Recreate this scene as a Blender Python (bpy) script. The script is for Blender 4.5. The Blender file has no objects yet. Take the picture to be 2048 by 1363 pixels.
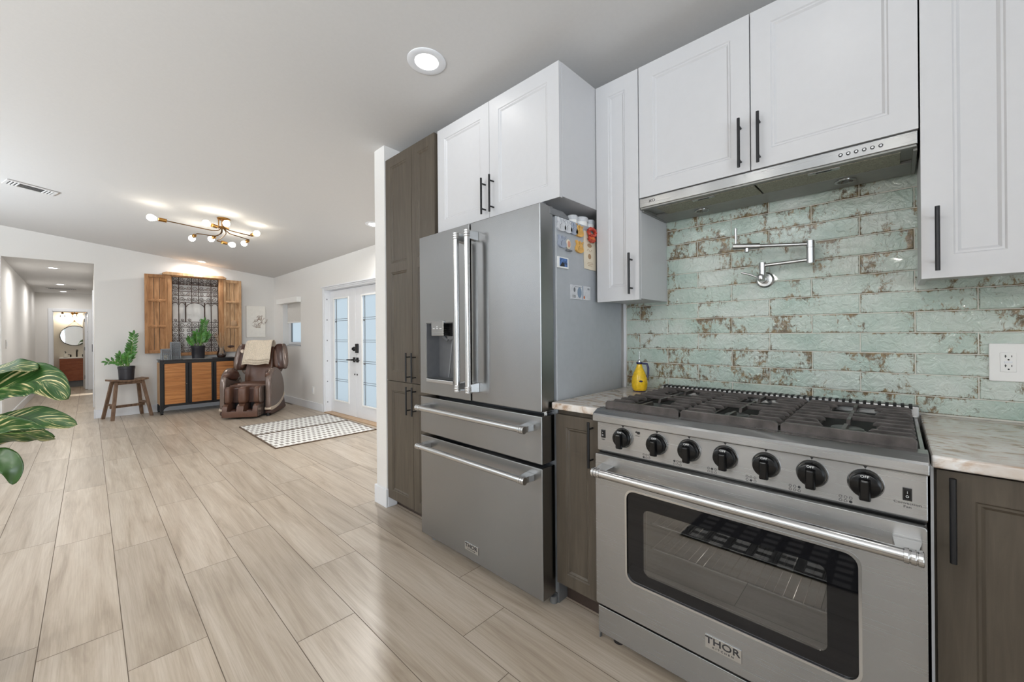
import bpy, bmesh, math, random
from mathutils import Vector, Matrix
random.seed(7)
S = bpy.context.scene
C = S.collection
PI = math.pi

# ------------------------------------------------------------------ camera
F, CY, YAW, ROLL, CAMH = 806.719, 666.966, math.radians(46.35854), math.radians(-.482596), 1.2
cy_, sy_, cr, sr = math.cos(YAW), math.sin(YAW), math.cos(ROLL), math.sin(ROLL)
B0 = Matrix(((cy_, -sy_, 0), (0, 0, -1), (sy_, cy_, 0)))
RC = Matrix(((cr, -sr, 0), (sr, cr, 0), (0, 0, 1))) @ B0
cd = bpy.data.cameras.new('camera')
cam = bpy.data.objects.new('camera', cd)
C.objects.link(cam)
cd.sensor_width = 36
cd.lens = F * 36 / 2048
cd.shift_y = -(681.5 - CY) / 2048
cd.clip_start = .02
r0, r1, r2 = RC[0], RC[1], RC[2]
cam.matrix_world = Matrix(((r0[0], -r1[0], -r2[0], 0), (r0[1], -r1[1], -r2[1], 0), (r0[2], -r1[2], -r2[2], CAMH), (0, 0, 0, 1)))
S.camera = cam

# ------------------------------------------------------------------ world, exposure, daylight
S.view_settings.view_transform = 'Standard'
S.view_settings.look = 'None'
S.view_settings.gamma = 1
S.view_settings.use_curve_mapping = False
S.view_settings.exposure = -0.14
S.cycles.max_bounces = 10
S.cycles.diffuse_bounces = 6
S.cycles.glossy_bounces = 5
S.cycles.transmission_bounces = 6
S.cycles.sample_clamp_indirect = 4
S.cycles.caustics_reflective = False
S.cycles.caustics_refractive = False
W = bpy.data.worlds.new('sky')
S.world = W
W.use_nodes = True
W.node_tree.nodes['Background'].inputs[0].default_value = (.80, .92, 1, 1)
W.node_tree.nodes['Background'].inputs[1].default_value = 1.02


def area(name, loc, target, sx, sy, power, col=(1, 1, 1), spread=PI):
    l = bpy.data.lights.new(name, 'AREA')
    l.shape = 'RECTANGLE'
    l.size, l.size_y, l.energy, l.color, l.spread = sx, sy, power, col, spread
    o = bpy.data.objects.new(name, l)
    C.objects.link(o)
    o.location = loc
    d = Vector(target) - Vector(loc)
    o.rotation_euler = d.to_track_quat('-Z', 'Y').to_euler()
    return o


DAY = (.83, .915, 1)
# uplights added at the windows, aimed and narrowed to brighten ceiling and room
UPS = math.radians(112)
area('window_uplight', (-4.22, 1.3, 1.35), (-3.22, 1.3, 3.0), 2.6, 1.7, 190, DAY, UPS)
area('window_uplight', (-4.22, 5.6, 1.35), (-3.22, 5.6, 3.0), 2.2, 1.5, 320, DAY, UPS)
area('window_uplight', (-2.3, -3.22, 1.25), (-2.1, -2.22, 1.95), 2.8, 2.0, 160, DAY, UPS)


# ------------------------------------------------------------------ material helpers
def lin(r, g, b):
    f = lambda c: (c / 255 / 12.92) if c <= 10 else ((c / 255 + .055) / 1.055) ** 2.4
    return (f(r), f(g), f(b), 1)


class NT:
    def __init__(s, name):
        s.m = bpy.data.materials.new(name)
        s.m.use_nodes = True
        s.t = s.m.node_tree
        s.b = s.t.nodes['Principled BSDF']

    def n(s, ty, **kw):
        x = s.t.nodes.new(ty)
        for k, v in kw.items():
            if k.startswith('i_'):
                x.inputs[k[2:]].default_value = v
            elif k[0] == 'i' and k[1:].isdigit():
                x.inputs[int(k[1:])].default_value = v
            else:
                setattr(x, k, v)
        return x

    def l(s, a, b):
        s.t.links.new(a, b)

    def set(s, **kw):
        mp = dict(col='Base Color', rough='Roughness', metal='Metallic', spec='Specular IOR Level', coat='Coat Weight', coatr='Coat Roughness',
                  trans='Transmission Weight', ior='IOR', aniso='Anisotropic', anrot='Anisotropic Rotation', sheen='Sheen Weight', alpha='Alpha',
                  em='Emission Color', ems='Emission Strength', sss='Subsurface Weight')
        for k, v in kw.items():
            s.b.inputs[mp[k]].default_value = v
        return s

    def coord(s, scale=(1, 1, 1), rnd=False, kind='Object', rot=(0, 0, 0)):
        tc = s.n('ShaderNodeTexCoord')
        src = tc.outputs[kind]
        if rnd:
            at = s.n('ShaderNodeAttribute', attribute_name='rnd')
            va = s.n('ShaderNodeVectorMath', operation='MULTIPLY_ADD')
            s.l(at.outputs['Vector'], va.inputs[0])
            va.inputs[1].default_value = (17, 13, 19)
            s.l(src, va.inputs[2])
            src = va.outputs[0]
            s.at = at
        mp = s.n('ShaderNodeMapping')
        mp.inputs['Scale'].default_value = scale
        mp.inputs['Rotation'].default_value = rot
        s.l(src, mp.inputs[0])
        return mp.outputs[0]

    def noise(s, vec, scale=5, detail=4, rough=.55, dist=0):
        x = s.n('ShaderNodeTexNoise', i_Scale=scale, i_Detail=detail, i_Roughness=rough, i_Distortion=dist)
        s.l(vec, x.inputs['Vector'])
        return x.outputs['Fac']

    def ramp(s, fac, stops):
        x = s.n('ShaderNodeValToRGB')
        e = x.color_ramp.elements
        while len(e) < len(stops):
            e.new(.5)
        for el, (p, c) in zip(e, stops):
            el.position = p
            el.color = c if not isinstance(c, (int, float)) else (c, c, c, 1)
        s.l(fac, x.inputs[0])
        return x.outputs[0]

    def mix(s, fac, a, b, mode='MIX'):
        x = s.n('ShaderNodeMix', data_type='RGBA', blend_type=mode)
        for v, i in ((fac, 0), (a, 6), (b, 7)):
            if hasattr(v, 'links'):
                s.l(v, x.inputs[i])
            else:
                x.inputs[i].default_value = v
        return x.outputs[2]

    def bump(s, h, strength=.2, dist=.002):
        x = s.n('ShaderNodeBump', i_Strength=strength, i_Distance=dist)
        s.l(h, x.inputs['Height'])
        s.l(x.outputs[0], s.b.inputs['Normal'])

    def col(s, c):
        s.l(c, s.b.inputs['Base Color'])


def plain(name, c, rough=.5, metal=0, var=.04, nscale=30, bump=0, **kw):
    m = NT(name)
    m.set(rough=rough, metal=metal, **kw)
    v = m.noise(m.coord(), nscale)
    d = tuple(max(0, x * (1 - var * 2)) for x in c[:3]) + (1,)
    u = tuple(min(1, x * (1 + var)) for x in c[:3]) + (1,)
    m.col(m.ramp(v, [(.3, d), (.7, u)]))
    if bump:
        m.bump(v, bump)
    return m.m


def steel(name, c=.36, rough=.27, aniso=.95, streak=(3, 3, 400), rot=0.25):
    m = NT(name)
    m.set(metal=1, rough=rough, aniso=aniso, anrot=rot)
    t = m.n('ShaderNodeTangent', direction_type='RADIAL', axis='Z')
    m.l(t.outputs[0], m.b.inputs['Tangent'])
    v = m.noise(m.coord(streak), 1.0, 3)
    m.col(m.ramp(v, [(.3, (c * .98, c * .98, c * .98, 1)), (.7, (c * 1.02, c * 1.02, c * 1.01, 1))]))
    r = m.n('ShaderNodeMapRange')
    r.inputs['To Min'].default_value = rough * .95
    r.inputs['To Max'].default_value = rough * 1.05
    m.l(v, r.inputs[0])
    m.l(r.outputs[0], m.b.inputs['Roughness'])
    return m.m


def wood(name, dark, mid, light, scale=(1, 12, 12), n=3, rough=.5, bump=.15, rnd=False, spec=.4):
    m = NT(name)
    m.set(rough=rough, spec=spec)
    v = m.coord(scale, rnd)
    f = m.noise(v, n, 6, .6, .6)
    m.col(m.ramp(f, [(.25, dark), (.5, mid), (.75, light)]))
    m.bump(f, bump)
    return m.m


M = {}
M['wall'] = plain('wall_paint', lin(226, 224, 221), .75, var=.008, nscale=120, bump=.03)
M['ceiling'] = plain('ceiling_paint', lin(206, 205, 204), .85, var=.008, nscale=60, bump=.05)
M['trim'] = plain('trim_paint', lin(226, 228, 232), .4, var=.008)
M['cab_white'] = plain('white_cabinet_paint', lin(197, 197, 199), .38, var=.006)
M['cab_dark'] = wood('dark_stained_maple', lin(68, 60, 51), lin(78, 70, 60), lin(88, 80, 69), (14, 14, 1.2), 3, .42, .05)
M['kick'] = plain('dark_toe_kick', lin(58, 46, 40), .5)
M['black_metal'] = plain('black_metal', lin(38, 38, 40), .38, .4, var=.05)
M['black'] = plain('black_plastic', lin(26, 26, 28), .32)
M['knob'] = plain('black_knob', lin(14, 14, 15), .2, spec=.3)
M['dark'] = plain('dark_gap', lin(18, 18, 18), .7)
M['steel'] = steel('brushed_steel')
M['steel_fridge'] = steel('fridge_steel', .31, .26, .9)
M['steel_bright'] = steel('polished_steel', .58, .2, .3)
M['nickel'] = steel('brushed_nickel', .62, .28, .3)
M['fridge_side'] = plain('grey_fridge_side', lin(172, 176, 181), .42, 0, var=.02)
M['fridge_dark'] = plain('dark_grey_plastic', lin(98, 99, 101), .4)
M['grey_metal'] = plain('grey_metal', lin(128, 130, 133), .4, .5)
M['iron'] = plain('cast_iron', lin(84, 79, 77), .36, .55, var=.25, nscale=25, bump=.05)
M['white_plastic'] = plain('white_plastic', lin(236, 236, 234), .35, var=.005)
M['white_ink'] = plain('white_ink', lin(225, 225, 225), .5, var=.0)
M['brass'] = plain('aged_brass', lin(168, 124, 66), .3, 1, var=.08)
M['dark_brass'] = plain('dark_brass', lin(112, 84, 52), .35, 1, var=.08)


def emit(name, c, s):
    m = NT(name)
    m.set(col=(.9, .9, .9, 1), em=c, ems=s)
    return m.m


M['diffuser'] = emit('led_diffuser', (1, .98, .95, 1), 6)
M['bulb'] = emit('warm_bulb', (1, .90, .74, 1), 24)
M['pendant_bulb'] = emit('pendant_bulb', (1, .95, .88, 1), 260)
M['oven_lamp'] = emit('oven_lamp', (1, .93, .82, 1), 32)


def m_floor():
    m = NT('wood_look_porcelain')
    m.set(rough=.33, spec=.45)
    v = m.coord((7, .55, 1), True)
    a = m.noise(v, 2.2, 5, .6, .8)
    v2 = m.n('ShaderNodeMapping')
    v2.inputs['Scale'].default_value = (8, 2.2, 1)
    m.l(v, v2.inputs[0])
    b = m.noise(v2.outputs[0], 3, 5, .65, .4)
    c1 = m.ramp(a, [(.28, lin(158, 143, 126)), (.46, lin(182, 168, 151)), (.7, lin(199, 187, 172))])
    c2 = m.ramp(b, [(.3, lin(178, 165, 149)), (.6, lin(255, 255, 255))])
    c = m.mix(.3, c1, c2, 'MULTIPLY')
    sep = m.n('ShaderNodeSeparateColor')
    m.l(m.at.outputs['Color'], sep.inputs[0])
    br = m.ramp(sep.outputs[1], [(0, .86), (1, 1.0)])
    m.col(m.mix(1.0, c, br, 'MULTIPLY'))
    m.bump(b, .05)
    return m.m


M['floor'] = m_floor()
M['grout'] = plain('floor_grout', lin(112, 100, 88), .9)


def m_tile():
    m = NT('aqua_glazed_tile')
    m.set(rough=.07, spec=.6, coat=.3)
    v = m.coord((1, 1, 1), True)
    base = m.ramp(m.noise(v, 5, 4), [(.3, lin(160, 180, 169)), (.5, lin(180, 194, 184)), (.72, lin(197, 204, 197))])
    v2 = m.n('ShaderNodeMapping')
    v2.inputs['Scale'].default_value = (1, .8, .5)
    m.l(v, v2.inputs[0])
    patch = m.noise(v2.outputs[0], 8, 3, .55, .8)
    fine = m.noise(v2.outputs[0], 75, 6, .78, .5)
    add = m.n('ShaderNodeMath', operation='MULTIPLY_ADD')
    m.l(fine, add.inputs[0])
    add.inputs[1].default_value = .95
    m.l(patch, add.inputs[2])
    mr = m.n('ShaderNodeMapRange')
    mr.inputs['From Min'].default_value = 1.06
    mr.inputs['From Max'].default_value = 1.17
    uvn = m.n('ShaderNodeTexCoord')
    sp = m.n('ShaderNodeSeparateXYZ')
    m.l(uvn.outputs['UV'], sp.inputs[0])
    ee = []
    for i, (k, p) in enumerate(((1.0, 14), (1.0, 4))):
        a = m.n('ShaderNodeMath', operation='SUBTRACT'); m.l(sp.outputs[i], a.inputs[0]); a.inputs[1].default_value = .5
        b = m.n('ShaderNodeMath', operation='ABSOLUTE'); m.l(a.outputs[0], b.inputs[0])
        c = m.n('ShaderNodeMath', operation='MULTIPLY'); m.l(b.outputs[0], c.inputs[0]); c.inputs[1].default_value = 2
        d = m.n('ShaderNodeMath', operation='POWER'); m.l(c.outputs[0], d.inputs[0]); d.inputs[1].default_value = p
        ee.append(d.outputs[0])
    mx_ = m.n('ShaderNodeMath', operation='MAXIMUM'); m.l(ee[0], mx_.inputs[0]); m.l(ee[1], mx_.inputs[1])
    ed = m.n('ShaderNodeMath', operation='MULTIPLY_ADD'); m.l(mx_.outputs[0], ed.inputs[0]); ed.inputs[1].default_value = .13; m.l(add.outputs[0], ed.inputs[2])
    m.l(ed.outputs[0], mr.inputs[0])
    rust = m.ramp(m.noise(v, 35, 3), [(.35, lin(92, 78, 58)), (.65, lin(138, 118, 84))])
    m.col(m.mix(mr.outputs[0], base, rust))
    h = m.noise(v, 34, 3, .6, .9)
    m.bump(h, .8, .008)
    return m.m


M['tile'] = m_tile()
M['tile_grout'] = plain('tile_grout', lin(205, 203, 194), .85)


def m_granite():
    m = NT('beige_granite')
    m.set(rough=.12, spec=.5)
    v = m.coord((2.2, 1, 1), rot=(0, 0, .5))
    a = m.noise(v, 5, 8, .62, 2.6)
    b = m.noise(v, 2.5, 6, .6, 1.5)
    c = m.ramp(a, [(.30, lin(120, 98, 80)), (.40, lin(176, 152, 132)), (.47, lin(218, 210, 202)), (.56, lin(226, 224, 222)), (.66, lin(196, 176, 158)), (.8, lin(150, 140, 132))])
    c2 = m.ramp(b, [(.35, lin(198, 182, 166)), (.6, lin(255, 255, 255))])
    m.col(m.mix(.6, c, c2, 'MULTIPLY'))
    return m.m


M['granite'] = m_granite()
M['oak'] = wood('honey_planks', lin(132, 82, 42), lin(172, 112, 60), lin(196, 140, 86), (1.3, 10, 22), 2.2, .5, .1, True)
M['old_wood'] = wood('weathered_wood', lin(126, 88, 56), lin(168, 122, 82), lin(194, 150, 108), (9, 9, 1.3), 3, .7, .3)
M['old_wood_pale'] = wood('pale_weathered_wood', lin(152, 114, 80), lin(184, 146, 108), lin(210, 176, 140), (9, 9, 1.6), 3, .75, .4)
M['stool_wood'] = wood('stool_wood', lin(70, 50, 38), lin(104, 80, 62), lin(134, 108, 86), (10, 10, 2), 3, .55, .2)
M['vanity_wood'] = wood('walnut', lin(134, 74, 46), lin(166, 96, 62), lin(188, 118, 80), (2, 10, 20), 3, .45, .1)
M['scroll_iron'] = plain('wrought_iron', lin(70, 54, 48), .55, .5, var=.2)
M['leather'] = plain('brown_leather', lin(94, 65, 51), .36, var=.1, nscale=14, bump=.12)
M['leather_dark'] = plain('dark_brown_leather', lin(72, 46, 38), .3, var=.1, nscale=14, bump=.1)
M['shell'] = plain('pearl_brown_shell', lin(118, 102, 94), .22, .4, var=.03, coat=.3)
M['beige_band'] = plain('beige_band', lin(206, 190, 172), .35, .2)
M['throw'] = plain('cream_knit', lin(226, 212, 192), .95, var=.12, nscale=90, bump=.6)
M['pot_black'] = plain('black_pot', lin(42, 42, 48), .35, var=.06)
M['soil'] = plain('soil', lin(54, 42, 32), .95, var=.3, nscale=80)
M['leaf'] = plain('glossy_green_leaf', lin(64, 120, 40), .32, var=.25, nscale=14)
M['stem'] = plain('green_stem', lin(108, 140, 70), .5, var=.1)
M['lantern'] = plain('grey_lantern', lin(140, 144, 148), .6, var=.06)
M['candle'] = plain('cream_candle', lin(232, 218, 190), .5)
M['paper'] = plain('cream_paper', lin(226, 214, 192), .8, var=.04, nscale=12)
M['canvas'] = plain('canvas', lin(240, 237, 230), .8, var=.02, nscale=20)
M['ink'] = plain('sepia_ink', lin(130, 100, 76), .8, var=.15)
M['dark_ink'] = plain('dark_ink', lin(36, 36, 38), .6)
M['yellow_glaze'] = plain('yellow_glaze', lin(238, 196, 42), .2, var=.12, nscale=60)
M['blue_glaze'] = plain('navy_glaze', lin(40, 40, 82), .2)
M['twig'] = plain('dry_twig', lin(172, 140, 108), .8)
M['pebble'] = plain('potpourri', lin(92, 62, 46), .7, var=.3, nscale=90, bump=.6)
M['ginger'] = plain('ginger_magnet', lin(222, 172, 92), .45, var=.12, nscale=60)
M['cat_white'] = plain('white_magnet', lin(206, 208, 212), .45, var=.06, nscale=60)
M['cat_grey'] = plain('grey_magnet', lin(160, 168, 184), .45, var=.06, nscale=60)
M['red'] = plain('red_magnet', lin(188, 66, 48), .45, var=.25, nscale=90)
M['orange'] = plain('orange_magnet', lin(206, 106, 50), .45, var=.2, nscale=90)
M['pink'] = plain('pink_stone', lin(206, 150, 126), .4)
M['blind'] = plain('blind_fabric', lin(212, 210, 206), .85, var=.02)
M['grease_mesh'] = plain('filter_mesh', lin(150, 146, 130), .45, .6, var=.25, nscale=260, bump=.3)
M['hood_grey'] = plain('hood_underside', lin(138, 138, 134), .4, .5)


def glass(name, tint=(1, 1, 1, 1), rough=.0, gloss=.12):
    m = NT(name)
    nt = m.t
    tr = m.n('ShaderNodeBsdfTransparent')
    tr.inputs[0].default_value = tint
    gl = m.n('ShaderNodeBsdfGlossy')
    gl.inputs['Roughness'].default_value = rough
    mx = m.n('ShaderNodeMixShader')
    fr = m.n('ShaderNodeFresnel', i_IOR=1.5)
    mr = m.n('ShaderNodeMapRange')
    mr.inputs['To Min'].default_value = gloss
    mr.inputs['To Max'].default_value = 1
    m.l(fr.outputs[0], mr.inputs[0])
    m.l(mr.outputs[0], mx.inputs[0])
    m.l(tr.outputs[0], mx.inputs[1])
    m.l(gl.outputs[0], mx.inputs[2])
    m.l(mx.outputs[0], nt.nodes['Material Output'].inputs[0])
    return m.m


def frosted(name, c):
    m = NT(name)
    tl = m.n('ShaderNodeBsdfTranslucent')
    tl.inputs[0].default_value = c
    gl = m.n('ShaderNodeBsdfGlossy')
    gl.inputs['Roughness'].default_value = .35
    mx = m.n('ShaderNodeMixShader')
    v = m.noise(m.coord(), 60, 3)
    f = m.ramp(v, [(0, .04), (1, .10)])
    m.l(f, mx.inputs[0])
    m.l(tl.outputs[0], mx.inputs[1])
    m.l(gl.outputs[0], mx.inputs[2])
    m.l(mx.outputs[0], m.t.nodes['Material Output'].inputs[0])
    return m.m


M['oven_black'] = plain('black_oven_glass', (.006, .006, .007, 1), .03, var=0, spec=.4)
M['oven_glass'] = glass('oven_glass', (.55, .55, .55, 1), .0, .13)
M['clear'] = glass('clear_glass', (.96, .97, .97, 1), .0, .05)
M['frost'] = frosted('frosted_glass', (.93, .96, .98, 1))
M['mirror'] = plain('mirror_glass', (.85, .86, .86, 1), .01, 1, var=0)
M['enamel'] = plain('grey_enamel', lin(150, 150, 148), .5)


def m_rug(name, c1, c2, rowh, per, along='Y'):
    """rows of short bars, each row shifted against the next"""
    m = NT(name)
    m.set(rough=.95)
    tc = m.n('ShaderNodeTexCoord')
    sp = m.n('ShaderNodeSeparateXYZ')
    m.l(tc.outputs['Object'], sp.inputs[0])
    mt = lambda op, a, b=None: (lambda x: ([m.l(v, x.inputs[i]) if hasattr(v, 'links') else setattr(x.inputs[i], 'default_value', v) for i, v in enumerate((a, b)) if v is not None], x.outputs[0])[1])(m.n('ShaderNodeMath', operation=op))
    X, Y = sp.outputs[0], sp.outputs[1]
    r = mt('DIVIDE', Y, rowh)
    row = mt('FLOOR', r)
    fr = mt('FRACT', r)
    x = mt('ADD', mt('DIVIDE', X, per), mt('MULTIPLY', row, .37))
    fx = mt('FRACT', x)
    bar = mt('MULTIPLY', mt('GREATER_THAN', fx, .45), mt('MULTIPLY', mt('GREATER_THAN', fr, .2), mt('LESS_THAN', fr, .82)))
    k = bar
    n = m.noise(tc.outputs['Object'], 160, 2)
    cc = m.mix(k, c1, c2)
    m.col(m.mix(.25, cc, m.ramp(n, [(.3, .6), (.7, 1.0)]), 'MULTIPLY'))
    m.bump(n, .5)
    return m.m


M['rug'] = m_rug('woven_rug', lin(226, 224, 220), lin(146, 140, 134), .115, .058)
M['rug_edge'] = plain('rug_binding', lin(96, 78, 62), .9, var=.15)
M['kmat'] = m_rug('kitchen_mat_weave', lin(34, 34, 36), lin(150, 148, 146), .11, .075)


def m_calathea():
    m = NT('striped_leaf')
    m.set(rough=.45, spec=.3)
    tc = m.n('ShaderNodeTexCoord')
    sp = m.n('ShaderNodeSeparateXYZ')
    m.l(tc.outputs['UV'], sp.inputs[0])
    mt = lambda op, a, b: (lambda x: ([m.l(v, x.inputs[i]) if hasattr(v, 'links') else setattr(x.inputs[i], 'default_value', v) for i, v in enumerate((a, b))], x.outputs[0])[1])(m.n('ShaderNodeMath', operation=op))
    ab = mt('ABSOLUTE', mt('SUBTRACT', sp.outputs[1], .5), 0)
    ph = mt('SUBTRACT', mt('MULTIPLY', sp.outputs[0], 9), mt('MULTIPLY', ab, 7))
    cm = m.n('ShaderNodeCombineXYZ')
    m.l(ph, cm.inputs[0])
    m.l(mt('MULTIPLY', ab, 1.5), cm.inputs[1])
    side = mt('GREATER_THAN', sp.outputs[1], .5)
    m.l(mt('MULTIPLY', side, 3.7), cm.inputs[2])
    f = m.noise(cm.outputs[0], 2.2, 3, .6, .1)
    c = m.ramp(f, [(.3, lin(20, 48, 12)), (.48, lin(34, 70, 20)), (.55, lin(58, 84, 42)), (.61, lin(146, 140, 92)), (.68, lin(210, 196, 150))])
    m.col(c)
    m.bump(f, .1)
    return m.m


M['calathea'] = m_calathea()
M['leaf_under'] = plain('leaf_green', lin(48, 80, 28), .35, var=.15, nscale=20)


# ------------------------------------------------------------------ mesh builder
class MB:
    def __init__(s, T=None):
        s.bm = bmesh.new()
        s.T = T
        s.rl = None
        s.uv = None

    def v(s, p):
        p = Vector(p)
        if s.T is not None:
            p = s.T @ p
        return s.bm.verts.new(p)

    def f(s, vs, mi=0):
        try:
            fc = s.bm.faces.new(vs)
            fc.material_index = mi
            return fc
        except ValueError:
            return None

    def box(s, x0, x1, y0, y1, z0, z1, mi=0):
        V = [s.v((x, y, z)) for x in (x0, x1) for y in (y0, y1) for z in (z0, z1)]
        return [s.f([V[i] for i in q], mi) for q in ((0, 1, 3, 2), (4, 6, 7, 5), (0, 4, 5, 1), (2, 3, 7, 6), (0, 2, 6, 4), (1, 5, 7, 3))]

    def loops(s, rings, closed=True, cap0=True, cap1=True, mi=0):
        R = [[s.v(p) for p in r] for r in rings]
        for a, b in zip(R, R[1:]):
            n = len(a)
            for i in range(n if closed else n - 1):
                j = (i + 1) % n
                s.f([a[i], a[j], b[j], b[i]], mi)
        if cap0:
            s.f(list(reversed(R[0])), mi)
        if cap1:
            s.f(R[-1], mi)
        return R

    def prism(s, pts, axis, a0, a1, mi=0):
        mp = {'x': lambda p, a: (a, p[0], p[1]), 'y': lambda p, a: (p[0], a, p[1]), 'z': lambda p, a: (p[0], p[1], a)}[axis]
        s.loops([[mp(p, a0) for p in pts], [mp(p, a1) for p in pts]], mi=mi)

    def frame(s, d):
        d = Vector(d).normalized()
        u = d.cross(Vector((0, 0, 1)))
        if u.length < 1e-4:
            u = Vector((1, 0, 0))
        u.normalize()
        return u, d.cross(u).normalized()

    def cyl(s, p0, p1, r0, r1=None, n=16, mi=0):
        p0, p1 = Vector(p0), Vector(p1)
        r1 = r0 if r1 is None else r1
        u, w = s.frame(p1 - p0)
        ring = lambda p, r: [p + (u * math.cos(2 * PI * i / n) + w * math.sin(2 * PI * i / n)) * r for i in range(n)]
        s.loops([ring(p0, r0), ring(p1, r1)], mi=mi)

    def lathe(s, prof, c, d=(0, 0, 1), n=24, mi=0, caps=True):
        c, d = Vector(c), Vector(d).normalized()
        u, w = s.frame(d)
        s.loops([[c + d * z + (u * math.cos(2 * PI * i / n) + w * math.sin(2 * PI * i / n)) * max(r, 1e-4) for i in range(n)] for r, z in prof], cap0=caps, cap1=caps, mi=mi)

    def tube(s, pts, r, n=8, mi=0, rr=None):
        P = [Vector(p) for p in pts]
        rings = []
        u = None
        for i, p in enumerate(P):
            d = (P[min(i + 1, len(P) - 1)] - P[max(i - 1, 0)]).normalized()
            if u is None:
                u, w = s.frame(d)
            else:
                u = (u - d * u.dot(d)).normalized()
                w = d.cross(u)
            q = r if rr is None else rr[i]
            rings.append([p + (u * math.cos(2 * PI * k / n) + w * math.sin(2 * PI * k / n)) * q for k in range(n)])
        s.loops(rings, mi=mi)

    def sq(s, c, rad, e1=1, e2=1, nu=24, nv=14, R=None, mi=0, fn=None):
        """superellipsoid, small e = boxy; R rotates it, fn bends it"""
        pw = lambda x, e: math.copysign(abs(x) ** e, x)
        c = Vector(c)
        rings = []
        for j in range(nv + 1):
            b = -PI / 2 + PI * j / nv
            b = max(min(b, PI / 2 - .02), -PI / 2 + .02)
            r = []
            for i in range(nu):
                a = 2 * PI * i / nu
                p = Vector((rad[0] * pw(math.cos(b), e1) * pw(math.cos(a), e2), rad[1] * pw(math.cos(b), e1) * pw(math.sin(a), e2), rad[2] * pw(math.sin(b), e1)))
                if fn:
                    p = fn(p)
                if R is not None:
                    p = R @ p
                r.append(c + p)
            rings.append(r)
        s.loops(rings, mi=mi)

    def panel(s, xf, th, y0, y1, z0, z1, st=.065, subs=None):
        """shaker door facing -x; subs: z of mid rails' centres"""
        def rect(x, i, a0, a1):
            return [(x, y0 + i, a0 + i), (x, y1 - i, a0 + i), (x, y1 - i, a1 - i), (x, y0 + i, a1 - i)]
        zs = [z0] + (subs or []) + [z1]
        back = [(xf + th, y0, z0), (xf + th, y1, z0), (xf + th, y1, z1), (xf + th, y0, z1)]
        fr = rect(xf, 0, z0, z1)
        s.loops([back, fr], cap1=False)
        for k in range(len(zs) - 1):
            a, b = zs[k], zs[k + 1]
            ia = st if k == 0 else st * .5
            ib = st if k == len(zs) - 2 else st * .5
            rr = lambda x, d: [(x, y0 + st + d, a + ia + d), (x, y1 - st - d, a + ia + d), (x, y1 - st - d, b - ib - d), (x, y0 + st + d, b - ib - d)]
            out = [(xf, y0, a), (xf, y1, a), (xf, y1, b), (xf, y0, b)]
            s.loops([out, rr(xf, 0), rr(xf + .004, .004), rr(xf + .004, .009), rr(xf + .010, .016)], cap0=False)

    def grid(s, fn, nu, nv, uv=False, mi=0):
        vs = [[s.v(fn(i / nu, j / nv)) for j in range(nv + 1)] for i in range(nu + 1)]
        if uv and s.uv is None:
            s.uv = s.bm.loops.layers.uv.new('UVMap')
        for i in range(nu):
            for j in range(nv):
                fc = s.f([vs[i][j], vs[i + 1][j], vs[i + 1][j + 1], vs[i][j + 1]], mi)
                if uv and fc:
                    for lp, (a, b) in zip(fc.loops, ((i, j), (i + 1, j), (i + 1, j + 1), (i, j + 1))):
                        lp[s.uv].uv = (a / nu, b / nv)

    def rnd(s, faces, c):
        if s.rl is None:
            s.rl = s.bm.loops.layers.float_color.new('rnd')
        for fc in faces:
            for lp in fc.loops:
                lp[s.rl] = c

    def text(s, body, size, o, xd, yd, depth=.0008, wide=1.0, bold=0.0, mi=0):
        cu = bpy.data.curves.new('t', 'FONT')
        cu.body, cu.size, cu.align_x, cu.align_y = body, size, 'CENTER', 'CENTER'
        cu.extrude = depth
        cu.offset = bold
        cu.resolution_u = 3
        ob = bpy.data.objects.new('t', cu)
        C.objects.link(ob)
        dg = bpy.context.evaluated_depsgraph_get()
        me = ob.evaluated_get(dg).to_mesh()
        o, xd, yd = Vector(o), Vector(xd), Vector(yd)
        zd = xd.cross(yd)
        vs = [s.v(o + xd * (q.co.x * wide) + yd * q.co.y + zd * q.co.z) for q in me.vertices]
        for p in me.polygons:
            s.f([vs[i] for i in p.vertices], mi)
        ob.evaluated_get(dg).to_mesh_clear()
        bpy.data.objects.remove(ob)
        bpy.data.curves.remove(cu)


def root_loc(p):
    while p.parent:
        p = p.parent
    return p.location.copy()


def obj(name, mb, mat, parent=None, smooth=None, bevel=0, seg=2, subs=0, label=None, local=False, loc=None, thick=0):
    me = bpy.data.meshes.new(name)
    bmesh.ops.recalc_face_normals(mb.bm, faces=mb.bm.faces) if thick == 0 else None
    off = Vector((0, 0, 0))
    if loc is not None:
        off = Vector(loc)
    elif parent is not None and not local:
        off = root_loc(parent)
    if off.length:
        for v in mb.bm.verts:
            v.co -= off
    mb.bm.to_mesh(me)
    mb.bm.free()
    for m in (mat if isinstance(mat, (list, tuple)) else [mat]):
        me.materials.append(m)
    o = bpy.data.objects.new(name, me)
    C.objects.link(o)
    if loc is not None:
        o.location = loc
    if parent is not None:
        o.parent = parent
    if smooth:
        for p in me.polygons:
            p.use_smooth = True
        me.set_sharp_from_angle(angle=math.radians(smooth if smooth > 1 else 40))
    if thick:
        md = o.modifiers.new('thickness', 'SOLIDIFY')
        md.thickness = thick
        md.offset = 0
    if bevel:
        md = o.modifiers.new('bevel', 'BEVEL')
        md.width, md.segments, md.limit_method, md.angle_limit = bevel, seg, 'ANGLE', math.radians(35)
    if subs:
        md = o.modifiers.new('subdivision', 'SUBSURF')
        md.levels = md.render_levels = subs
    if label:
        o['label'] = label
    return o


def tag(o, label, cat, group=None):
    o['label'], o['category'] = label, cat
    if group:
        o['group'] = group
    return o


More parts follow.
